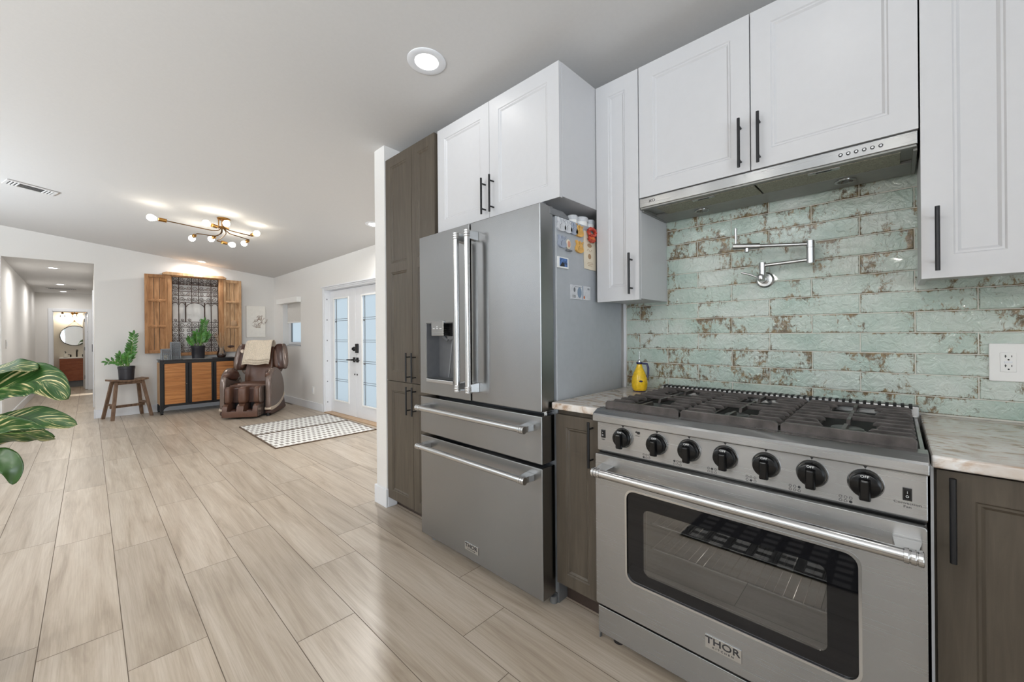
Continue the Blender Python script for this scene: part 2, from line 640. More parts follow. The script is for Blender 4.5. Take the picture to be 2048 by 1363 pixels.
def thing(name, label, cat, loc=(0, 0, 0), group=None, rz=0):
    o = bpy.data.objects.new(name, None)
    C.objects.link(o)
    o.location = loc
    o.rotation_euler = (0, 0, rz)
    o.empty_display_size = .1
    return tag(o, label, cat, group)


def solo(name, mb, mat, label, cat, group=None, **kw):
    co = [v.co for v in mb.bm.verts]
    loc = (sum(c.x for c in co) / len(co), sum(c.y for c in co) / len(co), min(c.z for c in co))
    return tag(obj(name, mb, mat, loc=loc, **kw), label, cat, group)


def dup(root, loc, label=None, group=None):
    r = root.copy()
    C.objects.link(r)
    r.location = loc
    if label:
        r['label'] = label
    if group:
        r['group'] = group
    for ch in list(root.children):
        c = ch.copy()
        C.objects.link(c)
        c.parent = r
        for g in ch.children:
            d = g.copy()
            C.objects.link(d)
            d.parent = c
    return r


def struct(name, mb, mat, parent=None, **kw):
    o = obj(name, mb, mat, parent, **kw)
    if parent is None:
        o['kind'] = 'structure'
    return o


def bx(*a, T=None):
    m = MB(T)
    m.box(*a)
    return m


def wall(T, t0, t1, d0, d1, z0, z1, holes):
    """t along, d across; holes (t0,t1,z0,z1)"""
    m = MB(T)
    ts = sorted({t0, t1, *[h[0] for h in holes], *[h[1] for h in holes]})
    zs = sorted({z0, z1, *[h[2] for h in holes], *[h[3] for h in holes]})
    for a, b in zip(ts, ts[1:]):
        for c, d in zip(zs, zs[1:]):
            if not any(h[0] <= a and b <= h[1] and h[2] <= c and d <= h[3] for h in holes):
                m.box(a, b, d0, d1, c, d)
    bmesh.ops.remove_doubles(m.bm, verts=m.bm.verts, dist=1e-5)
    m.bm.verts.index_update()
    seen = {}
    for fc in list(m.bm.faces):
        k = tuple(sorted(v.index for v in fc.verts))
        seen.setdefault(k, []).append(fc)
    kill = [fc for l in seen.values() if len(l) > 1 for fc in l]
    bmesh.ops.delete(m.bm, geom=kill, context='FACES_ONLY')
    return m


def Tm(o, ax, ay):
    ax, ay = Vector(ax).normalized(), Vector(ay).normalized()
    az = Vector((0, 0, 1))
    return Matrix(((ax.x, ay.x, az.x, o[0]), (ax.y, ay.y, az.y, o[1]), (ax.z, ay.z, az.z, o[2]), (0, 0, 0, 1)))


def zceil(x, y):
    f = (y - 2.56) / 6.007
    return (2.60 - .055 * x) * (1 - f) + (2.595 - .1225 * x) * f


# local frames: t along the wall, second axis goes INTO the wall, z up
TF = Tm((0, 8.567, 0), (1, 0, 0), (0, 1, 0))                       # far wall
TE = Tm((2.605, 4.9, 0), (-.175, 3.667, 0), (3.667, .175, 0))      # entry wall: axes flip handed, z is repaired below
TE = Matrix(((TE[0][0], TE[0][1], 0, 2.605), (TE[1][0], TE[1][1], 0, 4.9), (0, 0, 1, 0), (0, 0, 0, 1)))

# ------------------------------------------------------------------ floor: one laid surface of planks
PW, PL = .2325, 1.182
offs = {-1: 2.313, 0: 2.004, 1: 2.608, 2: 1.704, 3: 2.184, 4: 1.254, 5: 1.568}
m = MB()
m.rl = m.bm.loops.layers.float_color.new('rnd')
g = .0014
for k in range(-19, 12):
    x0 = .089 + PW * k
    y = offs.get(k, random.uniform(0, PL)) % PL - 4 * PL
    while y < 15.4:
        a, b = max(y, -3.4), min(y + PL, 15.4)
        if b > a + .01 and (b < 8.75 or (-4 <= k <= 6)):
            V = [m.v(p) for p in ((x0 + g, a + g, 0), (x0 + PW - g, a + g, 0), (x0 + PW - g, b - g, 0), (x0 + g, b - g, 0))]
            m.rnd([m.f(V)], (random.random(), random.random(), random.random(), 1))
        y += PL
fc = m.box(-4.3, 2.9, -3.4, 15.4, -.06, -.0012, 1)
m.rnd(fc, (0, 0, 0, 1))
struct('floor', m, [M['floor'], M['grout']])

# ------------------------------------------------------------------ ceiling and walls
m = MB()
xs, ys = [-4.3 + 7.2 * i / 16 for i in range(17)], [-3.4 + 12.1 * i / 24 for i in range(25)]
for a, b in zip(xs, xs[1:]):
    for c, d in zip(ys, ys[1:]):
        V = [m.v((x, y, zceil(x, y))) for x, y in ((a, c), (a, d), (b, d), (b, c))]
        m.f(V)
bmesh.ops.remove_doubles(m.bm, verts=m.bm.verts, dist=1e-4)
struct('ceiling', m, M['ceiling'], smooth=80)
ZT = 3.2
struct('wall_right', bx(2.06, 2.16, -3.3, 2.60, 0, 2.72), M['wall'])
struct('wall_partition', bx(1.427, 2.80, 2.578, 2.717, 0, 2.62), M['wall'])
WIN = (2.44, 3.235, 1.03, 1.775)      # t range and z range of the small window
DOOR = (-.32, 1.562, 0, 1.915)
struct('wall_entry', wall(TE, -2.3, 3.68, 0, .16, 0, 2.62, [(WIN[0], WIN[1], WIN[2], WIN[3]), (DOOR[0], DOOR[1], 0, DOOR[3])]), M['wall'])
struct('wall_far', wall(TF, -4.3, 2.55, 0, .12, 0, ZT, [(-.80, .056, 0, 2.285)]), M['wall'])
struct('wall_left', wall(Tm((-4.2, 0, 0), (0, 1, 0), (-1, 0, 0)), -3.4, 8.6, 0, .12, 0, ZT, [(0, 2.6, .55, 2.15), (4.6, 6.7, .75, 2.15)]), M['wall'])
struct('wall_back', wall(Tm((0, -3.2, 0), (1, 0, 0), (0, -1, 0)), -4.3, 2.2, 0, .12, 0, ZT, [(-3.7, -.9, .05, 2.15)]), M['wall'])
# muntins of the windows that only show as reflections
for n, (a, b, z0, z1, side) in enumerate(((0, 2.6, .55, 2.15, 'l'), (4.6, 6.7, .75, 2.15, 'l'), (-3.7, -.9, .05, 2.15, 'b'))):
    m = MB(Tm((-4.2, 0, 0), (0, 1, 0), (-1, 0, 0)) if side == 'l' else Tm((0, -3.2, 0), (1, 0, 0), (0, -1, 0)))
    for k in range(4):
        t = a + (b - a) * k / 3
        m.box(t - .03, t + .03, .02, .07, z0, z1)
    for z in (z0 + .03, z1 - .03):
        m.box(a, b, .025, .065, z - .03, z + .03)
    struct('window_%d' % (n + 2), m, M['trim'])

# hall beyond the far wall
struct('wall_hall_left', bx(-.92, -.80, 8.687, 15.1, 0, 2.5), M['wall'])
HD = (10.0, 10.95, 0, 1.95)
struct('wall_hall_right', wall(Tm((.056, 0, 0), (0, 1, 0), (1, 0, 0)), 8.687, 13.4, 0, .12, 0, 2.5, [(11.7, 12.9, 0, 2.0)]), M['wall'])
struct('wall_hall_end', wall(Tm((0, 13.4, 0), (1, 0, 0), (0, 1, 0)), -.80, 1.2, 0, .1, 0, 2.5, [(-.552, -.012, 0, 1.78)]), M['wall'])
m = MB()
V = [m.v(p) for p in ((-.9, 8.60, 2.285), (1.4, 8.60, 2.285), (1.4, 15.1, 2.14), (-.9, 15.1, 2.14))]
m.f(V)
struct('ceiling_hall', m, M['ceiling'])
struct('wall_bathroom_back', bx(-.80, 1.2, 15.0, 15.1, 0, 2.5), M['wall'])
struct('wall_bathroom_right', bx(.75, .85, 13.5, 15.0, 0, 2.5), M['wall'])
struct('wall_side_room', bx(1.2, 1.3, 11.0, 13.4, 0, 2.5), M['wall'])
struct('wall_side_room_near', bx(.176, 1.2, 11.0, 11.1, 0, 2.5), M['wall'])

# baseboards
BH = .122
m = MB(TF)
m.box(.056, 2.44, -.014, 0, 0, BH)
m.box(.042, .056, -.014, .12, 0, BH)
struct('baseboard_far', m, M['trim'], bevel=.004)
struct('baseboard_entry', bx(1.62, 3.67, -.014, 0, 0, BH, T=TE), M['trim'], bevel=.004)
m = MB()
m.box(1.413, 1.427, 2.564, 2.731, 0, .128)
m.box(1.427, 1.50, 2.564, 2.578, 0, .128)
m.box(1.427, 2.68, 2.717, 2.731, 0, .128)
struct('baseboard_partition', m, M['trim'], bevel=.004)
struct('baseboard_hall_left', bx(-.80, -.786, 8.567, 13.4, 0, BH), M['trim'], bevel=.004)
struct('baseboard_hall_end', bx(-.79, -.63, 13.386, 13.4, 0, BH), M['trim'], bevel=.004)

# entry double doors
m = MB(TE)
d0, d1 = DOOR[0], DOOR[1]
cw = .035
m.box(d1, d1 + cw, -.012, 0, 0, DOOR[3] + .035)
m.box(d0 - cw, d0, -.012, 0, 0, DOOR[3] + .035)
m.box(d0, d1, -.012, 0, DOOR[3], DOOR[3] + .02)
m.box(d0 - cw, d1 + cw, -.035, 0, DOOR[3] + .02, DOOR[3] + .035)
m.box(d1 - .02, d1, 0, .15, 0, DOOR[3])
m.box(d0, d0 + .02, 0, .15, 0, DOOR[3])
m.box(d0 + .02, d1 - .02, 0, .15, DOOR[3] - .02, DOOR[3])
m.box(d1 - .028, d1 - .02, .07, .09, 0, DOOR[3] - .02)
struct('trim_1', m, M['trim'], bevel=.002)
struct('trim_2', bx(d0 + .02, d1 - .02, -.02, .15, 0, .012, T=TE), plain('oak_threshold', lin(178, 150, 120), .5, var=.08))


def french_door(n, a, b, g0, g1, hinge):
    """a<b along the wall, glass g0..g1"""
    z1, zg0, zg1 = DOOR[3] - .024, .205, 1.757
    m = MB(TE)
    m.box(a, g0, .09, .13, .014, z1)
    m.box(g1, b, .09, .13, .014, z1)
    m.box(g0, g1, .09, .13, .014, zg0)
    m.box(g0, g1, .09, .13, zg1, z1)
    d = struct('door_%d' % n, m, M['trim'], bevel=.002)
    m = MB(TE)
    for q in ((g0 - .018, g0 + .004, zg0 - .018, zg1 + .018), (g1 - .004, g1 + .018, zg0 - .018, zg1 + .018)):
        m.box(q[0], q[1], .08, .10, q[2], q[3])
    for z in (zg0, zg1):
        m.box(g0, g1, .08, .10, z - .018 if z == zg0 else z - .004, z + .004 if z == zg0 else z + .018)
    obj('glass_bead', m, M['white_plastic'], d, bevel=.003)
    obj('glass_pane', bx(g0, g1, .106, .112, zg0, zg1, T=TE), M['frost'], d)
    m = MB(TE)
    for q in (.035, .055) if hinge > 0 else (.035, .055):
        m.box(g1 - q - .003, g1 - q + .003, .102, .106, zg0, zg1)
    m.box(g0 + .03, g0 + .035, .102, .106, zg0, zg1)
    for k, z in enumerate((.50, .80, 1.10, 1.42)):
        for dz in (0, .028):
            m.box(g0, g1, .102, .106, z + dz - .003, z + dz + .003)
        if k % 2 == 1:
            m.box(g1 - .058, g1 - .008, .102, .106, z - .022, z)
        else:
            m.box(g0 + .01, g0 + .035, .102, .106, z - .02, z)
    obj('leaded_lines', m, M['grey_metal'], d)
    return d


DA = french_door(1, 4.66 + .03 - 4.9 + .03, .745, .0, .567, -1)
DB = french_door(2, .752, 1.540, .968, 1.412, 1)


def lever(d, t, dirn, z):
    m = MB(TE)
    m.box(t - .03, t + .03, .078, .09, z - .035, z + .035)
    o = obj('lever_handle', m, M['black_metal'], d, bevel=.004)
    m = MB(TE)
    m.cyl((t, .078, z), (t, .035, z), .011)
    m.tube([(t, .04, z), (t + dirn * .03, .035, z), (t + dirn * .13, .038, z - .004)], .009)
    obj('lever', m, M['black_metal'], o, smooth=40)


lever(DB, .79, 1, .842)
lever(DA, .700, -1, .842)
m = MB(TE)
m.lathe([(.032, 0), (.032, .012), (.026, .02)], (.795, .09, 1.0), TE.to_3x3() @ Vector((0, -1, 0)) if False else (0, -1, 0), 20)
m.box(.790, .800, .05, .07, .982, 1.018)
obj('deadbolt', m, M['black_metal'], DB, smooth=40)
kp = obj('keypad_lock', bx(.665, .73, .062, .09, .945, 1.075, T=TE), M['black_metal'], DA, bevel=.008)
for d, t in ((DB, .785), (DA, .715)):
    m = MB(TE)
    m.lathe([(.012, 0), (.012, .005)], (t, .09, .63), (0, -1, 0), 14)
    obj('lock_cylinder', m, M['black_metal'], d, smooth=40)
m = MB(TE)
for k in range(6):
    m.box(d1 - .021, d1 - .018, .03, .045, .15 + k * .32, .17 + k * .32)
struct('trim_3', m, M['grey_metal'])

# small window with its blind
m = MB(TE)
a, b, z0, z1 = WIN
m.box(a, b, .10, .14, z0, z0 + .05)
m.box(a, b, .10, .14, z1 - .04, z1)
m.box(a, a + .05, .10, .14, z0 + .05, z1 - .04)
m.box(b - .12, b, .10, .14, z0 + .05, z1 - .04)
w1 = struct('window_1', m, M['trim'], bevel=.003)
obj('glass_pane', bx(a + .05, b - .12, .118, .124, z0 + .05, z1 - .04, T=TE), M['frost'], w1)
obj('sash_gasket', bx(b - .135, b - .12, .095, .12, z0 + .05, z1 - .04, T=TE), M['grey_metal'], w1)
obj('window_sill', bx(a, b, -.012, .14, z0 - .012, z0, T=TE), M['trim'], w1, bevel=.003)
t = thing('roller_blind', 'white roller blind lowered halfway over the small window beside the brown chair', 'blind', TE @ Vector((2.8, .05, 1.44)))
obj('cassette', bx(a - .02, b + .10, -.075, -.001, z1 - .005, z1 + .085, T=TE), M['white_plastic'], t, bevel=.004)
obj('fabric', bx(a + .01, b - .10, .045, .048, 1.44, z1, T=TE), M['blind'], t)
obj('bottom_bar', bx(a + .01, b - .10, .036, .056, 1.425, 1.445, T=TE), M['white_plastic'], t, bevel=.003)

# wall plate low on the entry wall, switch in the hall, kitchen outlet
t = thing('wall_outlet', 'white outlet plate low on the entry wall between brown chair and double doors', 'outlet', TE @ Vector((1.97, -.004, .25)))
obj('cover_plate', bx(1.935, 2.005, -.008, -.0005, .25, .372, T=TE), M['white_plastic'], t, bevel=.002)
obj('receptacle', bx(1.953, 1.987, -.011, -.008, .277, .345, T=TE), M['trim'], t, bevel=.002)
t = thing('light_switch', 'white light switch plate on the left wall of the hallway', 'switch', (-.799, 8.98, 1.05))
obj('cover_plate', bx(-.7995, -.792, 8.945, 9.015, 1.055, 1.175), M['white_plastic'], t, bevel=.002)
obj('rocker', bx(-.792, -.788, 8.963, 8.997, 1.083, 1.147), M['trim'], t, bevel=.001)

# ------------------------------------------------------------------ backsplash
TH = .075
m = MB()
m.rl = m.bm.loops.layers.float_color.new('rnd')
X0 = 2.052
for r in range(13):
    z0 = .892 + TH * r
    z1 = z0 + TH
    off = .0 if (r % 2 == 0) else .15
    y = 1.152 + .0 - off + .3
    z0c = max(z0, .905)
    if z1 - z0c < .01:
        continue
    while y > -1.3:
        a, b = y - .3, min(y, 1.082)
        y -= .3
        if b - a < .006:
            continue
        gg = .0013
        j = lambda: random.uniform(-.0008, .0008)
        fr = [(X0 + j(), a + gg + .003, z0c + gg + .003), (X0 + j(), b - gg - .003, z0c + gg + .003), (X0 + j(), b - gg - .003, z1 - gg - .003), (X0 + j(), a + gg + .003, z1 - gg - .003)]
        bk = [(X0 + .003, a + gg, z0c + gg), (X0 + .003, b - gg, z0c + gg), (X0 + .003, b - gg, z1 - gg), (X0 + .003, a + gg, z1 - gg)]
        n0 = len(m.bm.faces)
        m.loops([bk, fr], cap0=False)
        m.bm.faces.ensure_lookup_table()
        m.rnd(m.bm.faces[n0:], (random.random(), random.random(), random.random(), 1))
        if m.uv is None:
            m.uv = m.bm.loops.layers.uv.new('UVMap')
            m.bm.faces.ensure_lookup_table()
        fcn = m.bm.faces[len(m.bm.faces) - 1]
        for lp in fcn.loops:
            lp[m.uv].uv = ((lp.vert.co.y - a) / .3 if b - a > .2 else (lp.vert.co.y - a) / max(b - a, .01), (lp.vert.co.z - z0) / TH)
f0 = m.box(2.0548, 2.0598, -1.3, 1.083, .90, .892 + TH * 13, 1)
m.rnd(f0, (0, 0, 0, 1))
struct('wall_backsplash', m, [M['tile'], M['tile_grout']])
struct('trim_4', bx(2.045, 2.0598, 1.083, 1.096, .9005, 1.81), M['trim'])


# ------------------------------------------------------------------ cabinets
def bar_handle(par, x, y, z0, z1, out=.032, r=.0055, post=.045):
    """vertical black bar pull in front of a door face at x"""
    m = MB()
    xb = x - out
    m.cyl((xb, y, z0), (xb, y, z1), r, n=12)
    for z in (z0 + post * .5 + .006, z1 - post * .5 - .006):
        m.cyl((x, y, z), (xb, y, z), .004, n=10)
    return obj('handle', m, M['black_metal'], par, smooth=40)


# over the refrigerator
t = thing('wall_cabinet', 'white two-door wall cabinet above the refrigerator', 'cabinet', (1.75, 1.53, 1.812))
obj('body', bx(1.467, 2.055, 1.078, 1.982, 1.812, 2.414), M['cab_white'], t, bevel=.0015)
m = MB(); m.panel(1.445, .02, 1.533, 1.981, 1.806, 2.412, .066)
d = obj('door', m, M['cab_white'], t)
bar_handle(d, 1.445, 1.562, 1.824, 2.012)
m = MB(); m.panel(1.445, .02, 1.079, 1.530, 1.806, 2.412, .066)
d = obj('door', m, M['cab_white'], t)
bar_handle(d, 1.445, 1.500, 1.824, 2.014)

# tall narrow one between fridge and hood
t = thing('wall_cabinet', 'tall narrow white wall cabinet between refrigerator and range hood', 'cabinet', (1.9, .96, 1.355))
obj('body', bx(1.764, 2.05, .852, 1.074, 1.357, 2.41), M['cab_white'], t, bevel=.0015)
m = MB(); m.panel(1.742, .02, .853, 1.074, 1.352, 2.410, .066)
d = obj('door', m, M['cab_white'], t)
bar_handle(d, 1.742, .888, 1.378, 1.567)

# above the hood
t = thing('wall_cabinet', 'wide white two-door wall cabinet above the range hood', 'cabinet', (1.9, .4, 1.814))
obj('body', bx(1.764, 2.05, -.052, .849, 1.818, 2.41), M['cab_white'], t, bevel=.0015)
m = MB(); m.panel(1.742, .02, .4005, .8485, 1.814, 2.410, .065)
d = obj('door', m, M['cab_white'], t)
bar_handle(d, 1.742, .4315, 1.826, 2.012)
m = MB(); m.panel(1.742, .02, -.0515, .3965, 1.814, 2.410, .065)
d = obj('door', m, M['cab_white'], t)
bar_handle(d, 1.742, .368, 1.827, 2.014)

# right of the hood
t = thing('wall_cabinet', 'tall white wall cabinet right of the range hood above the outlet', 'cabinet', (1.9, -.17, 1.36))
m = MB()
m.box(1.764, 2.05, -.522, -.056, 1.375, 2.41)
m.box(1.764, 2.05, -.072, -.056, 1.36, 1.375)
m.box(1.764, 1.78, -.522, -.072, 1.36, 1.375)
obj('body', m, M['cab_white'], t)
m = MB(); m.panel(1.742, .02, -.288, -.0555, 1.355, 2.410, .066)
d = obj('door', m, M['cab_white'], t)
bar_handle(d, 1.742, -.088, 1.374, 1.562)
m = MB(); m.panel(1.742, .02, -.522, -.291, 1.355, 2.410, .066)
d = obj('door', m, M['cab_white'], t)
bar_handle(d, 1.742, -.490, 1.374, 1.562)

# pantry
t = thing('pantry_cabinet', 'tall dark brown pantry cabinet left of the refrigerator', 'cabinet', (1.7, 2.28, 0))
obj('body', bx(1.452, 2.055, 1.992, 2.575, .075, 2.405), M['cab_dark'], t)
obj('toe_kick', bx(1.505, 1.52, 1.992, 2.575, 0, .075), M['kick'], t)
for a, b, hy in ((2.244, 2.567, 2.277), (1.995, 2.241, 2.211)):
    m = MB(); m.panel(1.43, .02, a, b, .888, 2.408, .062, [1.655])
    d = obj('door', m, M['cab_dark'], t)
    bar_handle(d, 1.43, hy, .898, 1.084)
    m = MB(); m.panel(1.43, .02, a, b, .075, .884, .062)
    d = obj('door', m, M['cab_dark'], t)
    bar_handle(d, 1.43, hy, .685, .866)

# base cabinets
t = thing('base_cabinet', 'narrow dark brown base cabinet between refrigerator and range', 'cabinet', (1.7, .98, 0))
obj('body', bx(1.442, 2.04, .868, 1.092, .10, .868), M['cab_dark'], t)
obj('toe_kick', bx(1.497, 1.51, .868, 1.092, 0, .10), M['kick'], t)
m = MB(); m.panel(1.42, .02, .872, 1.090, .105, .846, .052)
d = obj('door', m, M['cab_dark'], t)
bar_handle(d, 1.42, .903, .655, .84)
t = thing('base_cabinet', 'dark brown base cabinet right of the range', 'cabinet', (1.7, -.3, 0))
obj('body', bx(1.442, 2.04, -1.24, -.064, .10, .868), M['cab_dark'], t)
obj('toe_kick', bx(1.497, 1.51, -1.24, -.064, 0, .10), M['kick'], t)
m = MB(); m.panel(1.42, .02, -.53, -.068, .105, .862, .062)
d = obj('door', m, M['cab_dark'], t)
bar_handle(d, 1.42, -.093, .655, .853, .03, .0062)
m = MB(); m.panel(1.42, .02, -1.238, -.534, .105, .862, .062)
d = obj('door', m, M['cab_dark'], t)
bar_handle(d, 1.42, -.57, .655, .853, .03, .0062)
struct('trim_5', bx(1.43, 1.445, -.0635, -.058, .10, .868), M['trim'])

# counters
for lab, a, b in (('small beige granite countertop piece between refrigerator and range', .865, 1.096), ('beige granite countertop right of the range', -1.25, -.058)):
    solo('countertop', bx(1.395, 2.05, a, b, .870, .900), M['granite'], lab, 'countertop', bevel=.006, seg=3)

# ------------------------------------------------------------------ refrigerator
t = thing('refrigerator', 'stainless steel french door refrigerator with two bottom drawers', 'refrigerator', (1.7, 1.56, 0))
FX, DBK = 1.338, 1.428
obj('body', bx(1.446, 2.03, 1.102, 1.988, .035, 1.728), M['fridge_side'], t, bevel=.004)


def fdoor(name, a, b, z0, z1, hole=None):
    m = MB()
    if hole is None:
        m.box(FX, DBK, a, b, z0, z1)
        return obj(name, m, M['steel_fridge'], t, bevel=.004, seg=3)
    ha, hb, hz0, hz1 = hole
    m = wall(Tm((FX, 0, 0), (0, 1, 0), (1, 0, 0)), a, b, 0, DBK - FX, z0, z1, [hole])
    return obj(name, m, M['steel_fridge'], t, bevel=.003, seg=2)


def bar_pull(par, p0, p1, off, r=.0145, bl=.045):
    """pro style tubular pull: bar p0-p1 stands off the face by `off` along -x"""
    p0, p1 = Vector(p0), Vector(p1)
    d = (p1 - p0).normalized()
    m = MB()
    m.cyl(p0, p1, r, n=20)
    h = obj('handle', m, M['steel_bright'], par, smooth=40)
    for a, s in ((p0, 1), (p1, -1)):
        m = MB()
        for q in (0, .012, .024):
            m.cyl(a + d * s * (q - .002), a + d * s * (q + .008), r + .0025, n=20)
        c = a + d * s * bl * .5
        w = d * (bl * .42)
        u = Vector((0, 1, 0)) if abs(d.z) > .5 else Vector((0, 0, 1))
        k = r * .85
        rings = []
        for x in (c.x, c.x + off):
            g = 1 if x == c.x else 1.25
            rings.append([Vector((x, c.y, c.z)) + w * i * g + u * j * k * g for i, j in ((-1, -1), (1, -1), (1, 1), (-1, 1))])
        m.loops(rings)
        obj('bracket', m, M['steel_bright'], h, bevel=.002)
    return h


HOLE = (1.712, 1.957, .937, 1.263)
dl = fdoor('left_door', 1.572, 2.02, .860, 1.763, HOLE)
drr = fdoor('right_door', 1.104, 1.560, .860, 1.763)
bar_pull(dl, (FX - .062, 1.6, .912), (FX - .062, 1.6, 1.708), .062)
bar_pull(drr, (FX - .062, 1.516, .912), (FX - .062, 1.516, 1.708), .062)
# the two doors carry their own names, one kind
dl.name = 'door'; drr.name = 'door.001'
dw1 = fdoor('drawer', 1.104, 2.02, .634, .842)
dw2 = fdoor('drawer', 1.104, 2.02, .046, .617)
bar_pull(dw1, (FX - .062, 1.965, .789), (FX - .062, 1.149, .789), .062)
bar_pull(dw2, (FX - .062, 1.965, .572), (FX - .062, 1.149, .572), .062)
# dispenser in the left door
m = MB()
m.box(FX + .088, FX + .094, HOLE[0], HOLE[1], HOLE[2], HOLE[3])
m.box(FX + .002, FX + .09, HOLE[1] - .003, HOLE[1], HOLE[2], HOLE[3])
m.box(FX + .002, FX + .09, HOLE[0], HOLE[0] + .003, HOLE[2], HOLE[3])
m.box(FX + .002, FX + .09, HOLE[0], HOLE[1], HOLE[3] - .003, HOLE[3])
m.box(FX + .002, FX + .09, HOLE[0], HOLE[1], HOLE[2], HOLE[2] + .012)
dp = obj('dispenser', m, M['fridge_dark'], dl)
obj('drip_lip', bx(FX - .004, FX + .02, HOLE[0], HOLE[1], HOLE[2] - .008, HOLE[2] + .012), M['steel_bright'], dl, bevel=.003)
cp = obj('control_box', bx(FX - .008, FX + .06, 1.785, 1.897, 1.191, 1.275), M['steel'], dl, bevel=.003)
m = MB()
for y in (1.872, 1.841, 1.81):
    m.box(FX - .0092, FX - .008, y - .009, y + .009, 1.229, 1.233)
m.lathe([(.004, 0), (.004, .0015)], (FX - .008, 1.841, 1.242), (-1, 0, 0), 10)
obj('touch_marks', m, M['white_ink'], dl)
m = MB()
m.cyl((FX + .03, 1.835, 1.191), (FX + .045, 1.815, 1.165), .012, .008)
m.box(FX + .03, FX + .075, 1.735, 1.80, 1.172, 1.19)
obj('spout', m, M['fridge_dark'], dl, smooth=40)
m = MB()
m.prism([(1.79, 1.17), (1.80, 1.17), (1.835, .96), (1.825, .955)], 'x', FX + .06, FX + .066)
m.box(FX + .05, FX + .088, 1.715, 1.765, 1.05, 1.08)
obj('paddle', m, M['grey_metal'], dl, bevel=.002)
# badge
def badge(par, x, y, z, w, h, s, mat_plate):
    bp = obj('badge', bx(x - .003, x, y - w / 2, y + w / 2, z - h / 2, z + h / 2), mat_plate, par, bevel=.001)
    m = MB()
    m.text('THOR', s, (x - .0032, y + .002, z + h * .12), (0, -1, 0), (0, 0, 1), .0006, 1.25, .012 * s / .02 * .02)
    m.text('K I T C H E N', s * .27, (x - .0032, y, z - h * .3), (0, -1, 0), (0, 0, 1), .0004, 1.35)
    obj('lettering', m, M['dark_ink'], bp)


badge(dw2, FX, 1.572, .112, .104, .04, .027, M['steel_bright'])
m = MB()
m.prism([(1.404, 1.728), (1.404, 1.757), (1.436, 1.757), (1.50, 1.757), (1.54, 1.742), (1.55, 1.728)], 'y', 1.102, 1.17)
obj('hinge_cover', m, M['grey_metal'], t, bevel=.002)
obj('hinge_block', bx(1.37, 1.40, 1.12, 1.16, 1.763, 1.775), M['grey_metal'], t, bevel=.002)
m = MB()
m.cyl((1.43, 1.118, 0), (1.43, 1.118, .03), .018, n=16)
obj('foot', m, M['grey_metal'], t, smooth=40)
m = MB()
m.cyl((1.40, 1.97, 0), (1.40, 1.97, .03), .018, n=16)
obj('foot', m, M['grey_metal'], t, smooth=40)
obj('base_panel', bx(1.442, 1.446, 1.104, 1.986, .002, .035), M['fridge_dark'], t)
obj('side_skirt', bx(1.437, 1.56, 1.094, 1.102, .0, .115), M['grey_metal'], t, bevel=.001)
for y in (1.13,):
    m = MB()
    m.cyl((1.40, y, .842), (1.40, y, .860), .012, n=12)
    m.box(1.39, 1.446, y - .012, y + .012, .848, .853)
    obj('middle_hinge', m, M['steel_bright'], t, smooth=40)

# jars on the fridge
for lab, x, r, h in (('small white lidded jar on the refrigerator, nearest its front', 1.642, .0265, .043), ('wide white lidded jar on the refrigerator, middle of the three', 1.712, .039, .045), ('white lidded jar on the refrigerator, deepest of the three', 1.787, .032, .046)):
    t2 = thing('storage_jar', lab, 'jar', (x, 1.15, 1.7285), 'white jars on top of the refrigerator')
    m = MB(); m.lathe([(r * .9, 0), (r * .92, h * .6)], (x, 1.15, 1.7285), n=24)
    obj('jar_body', m, M['white_plastic'], t2, smooth=40)
    m = MB(); m.lathe([(r, h * .6), (r * 1.02, h * .65), (r, h), (r * .92, h + .004)], (x, 1.15, 1.7285), n=24)
    obj('lid', m, M['cat_white'], t2, smooth=40)

# ------------------------------------------------------------------ magnets on the fridge side (plane y = 1.102)
YS = 1.1015


def outline(pts, n=8):
    """Catmull-Rom closed outline"""
    P = [Vector(p) for p in pts]
    out = []
    N = len(P)
    for i in range(N):
        a, b, c, d = P[i - 1], P[i], P[(i + 1) % N], P[(i + 2) % N]
        for k in range(n):
            u = k / n
            out.append(.5 * ((2 * b) + (c - a) * u + (2 * a - 5 * b + 4 * c - d) * u * u + (3 * b - a - 3 * c + d) * u ** 3))
    return out


CAT = [(.50, 0), (.78, .04), (.97, .2), (.96, .42), (.84, .62), (.86, .74), (.98, .98), (.80, .90), (.64, .90), (.50, .99), (.50, .76), (.42, .62), (.34, .74), (.20, .99), (.05, .97), (.16, .70), (.04, .45), (.02, .22), (.2, .05)]


def cat(x0, x1, z0, z1, mt, lab, n):
    t2 = thing('cat_magnet', lab, 'magnet', (x0 / 2 + x1 / 2, YS, z0), 'cat shaped magnets on the refrigerator side')
    P = outline(CAT, 4)
    m = MB()
    m.prism([(x0 + p.x * (x1 - x0), z0 + p.y * (z1 - z0)) for p in P], 'y', YS - .010, YS)
    obj('cat_body', m, mt, t2, bevel=.0025)
    m = MB()
    fx, fz = x0 + .72 * (x1 - x0), z0 + .80 * (z1 - z0)
    for dx in (-.006, .006):
        m.cyl((fx + dx, YS - .0104, fz), (fx + dx, YS - .009, fz), .0019, n=8)
    m.cyl((fx, YS - .0104, fz - .005), (fx, YS - .009, fz - .005), .0014, n=8)
    m.tube([(x0 + .3 * (x1 - x0), YS - .0102, z0 + .16 * (z1 - z0)), (x0 + .28 * (x1 - x0), YS - .0102, z0 + .4 * (z1 - z0)), (x0 + .45 * (x1 - x0), YS - .0102, z0 + .58 * (z1 - z0))], .0007, 5)
    obj('painted_face', m, M['dark_ink'], t2)


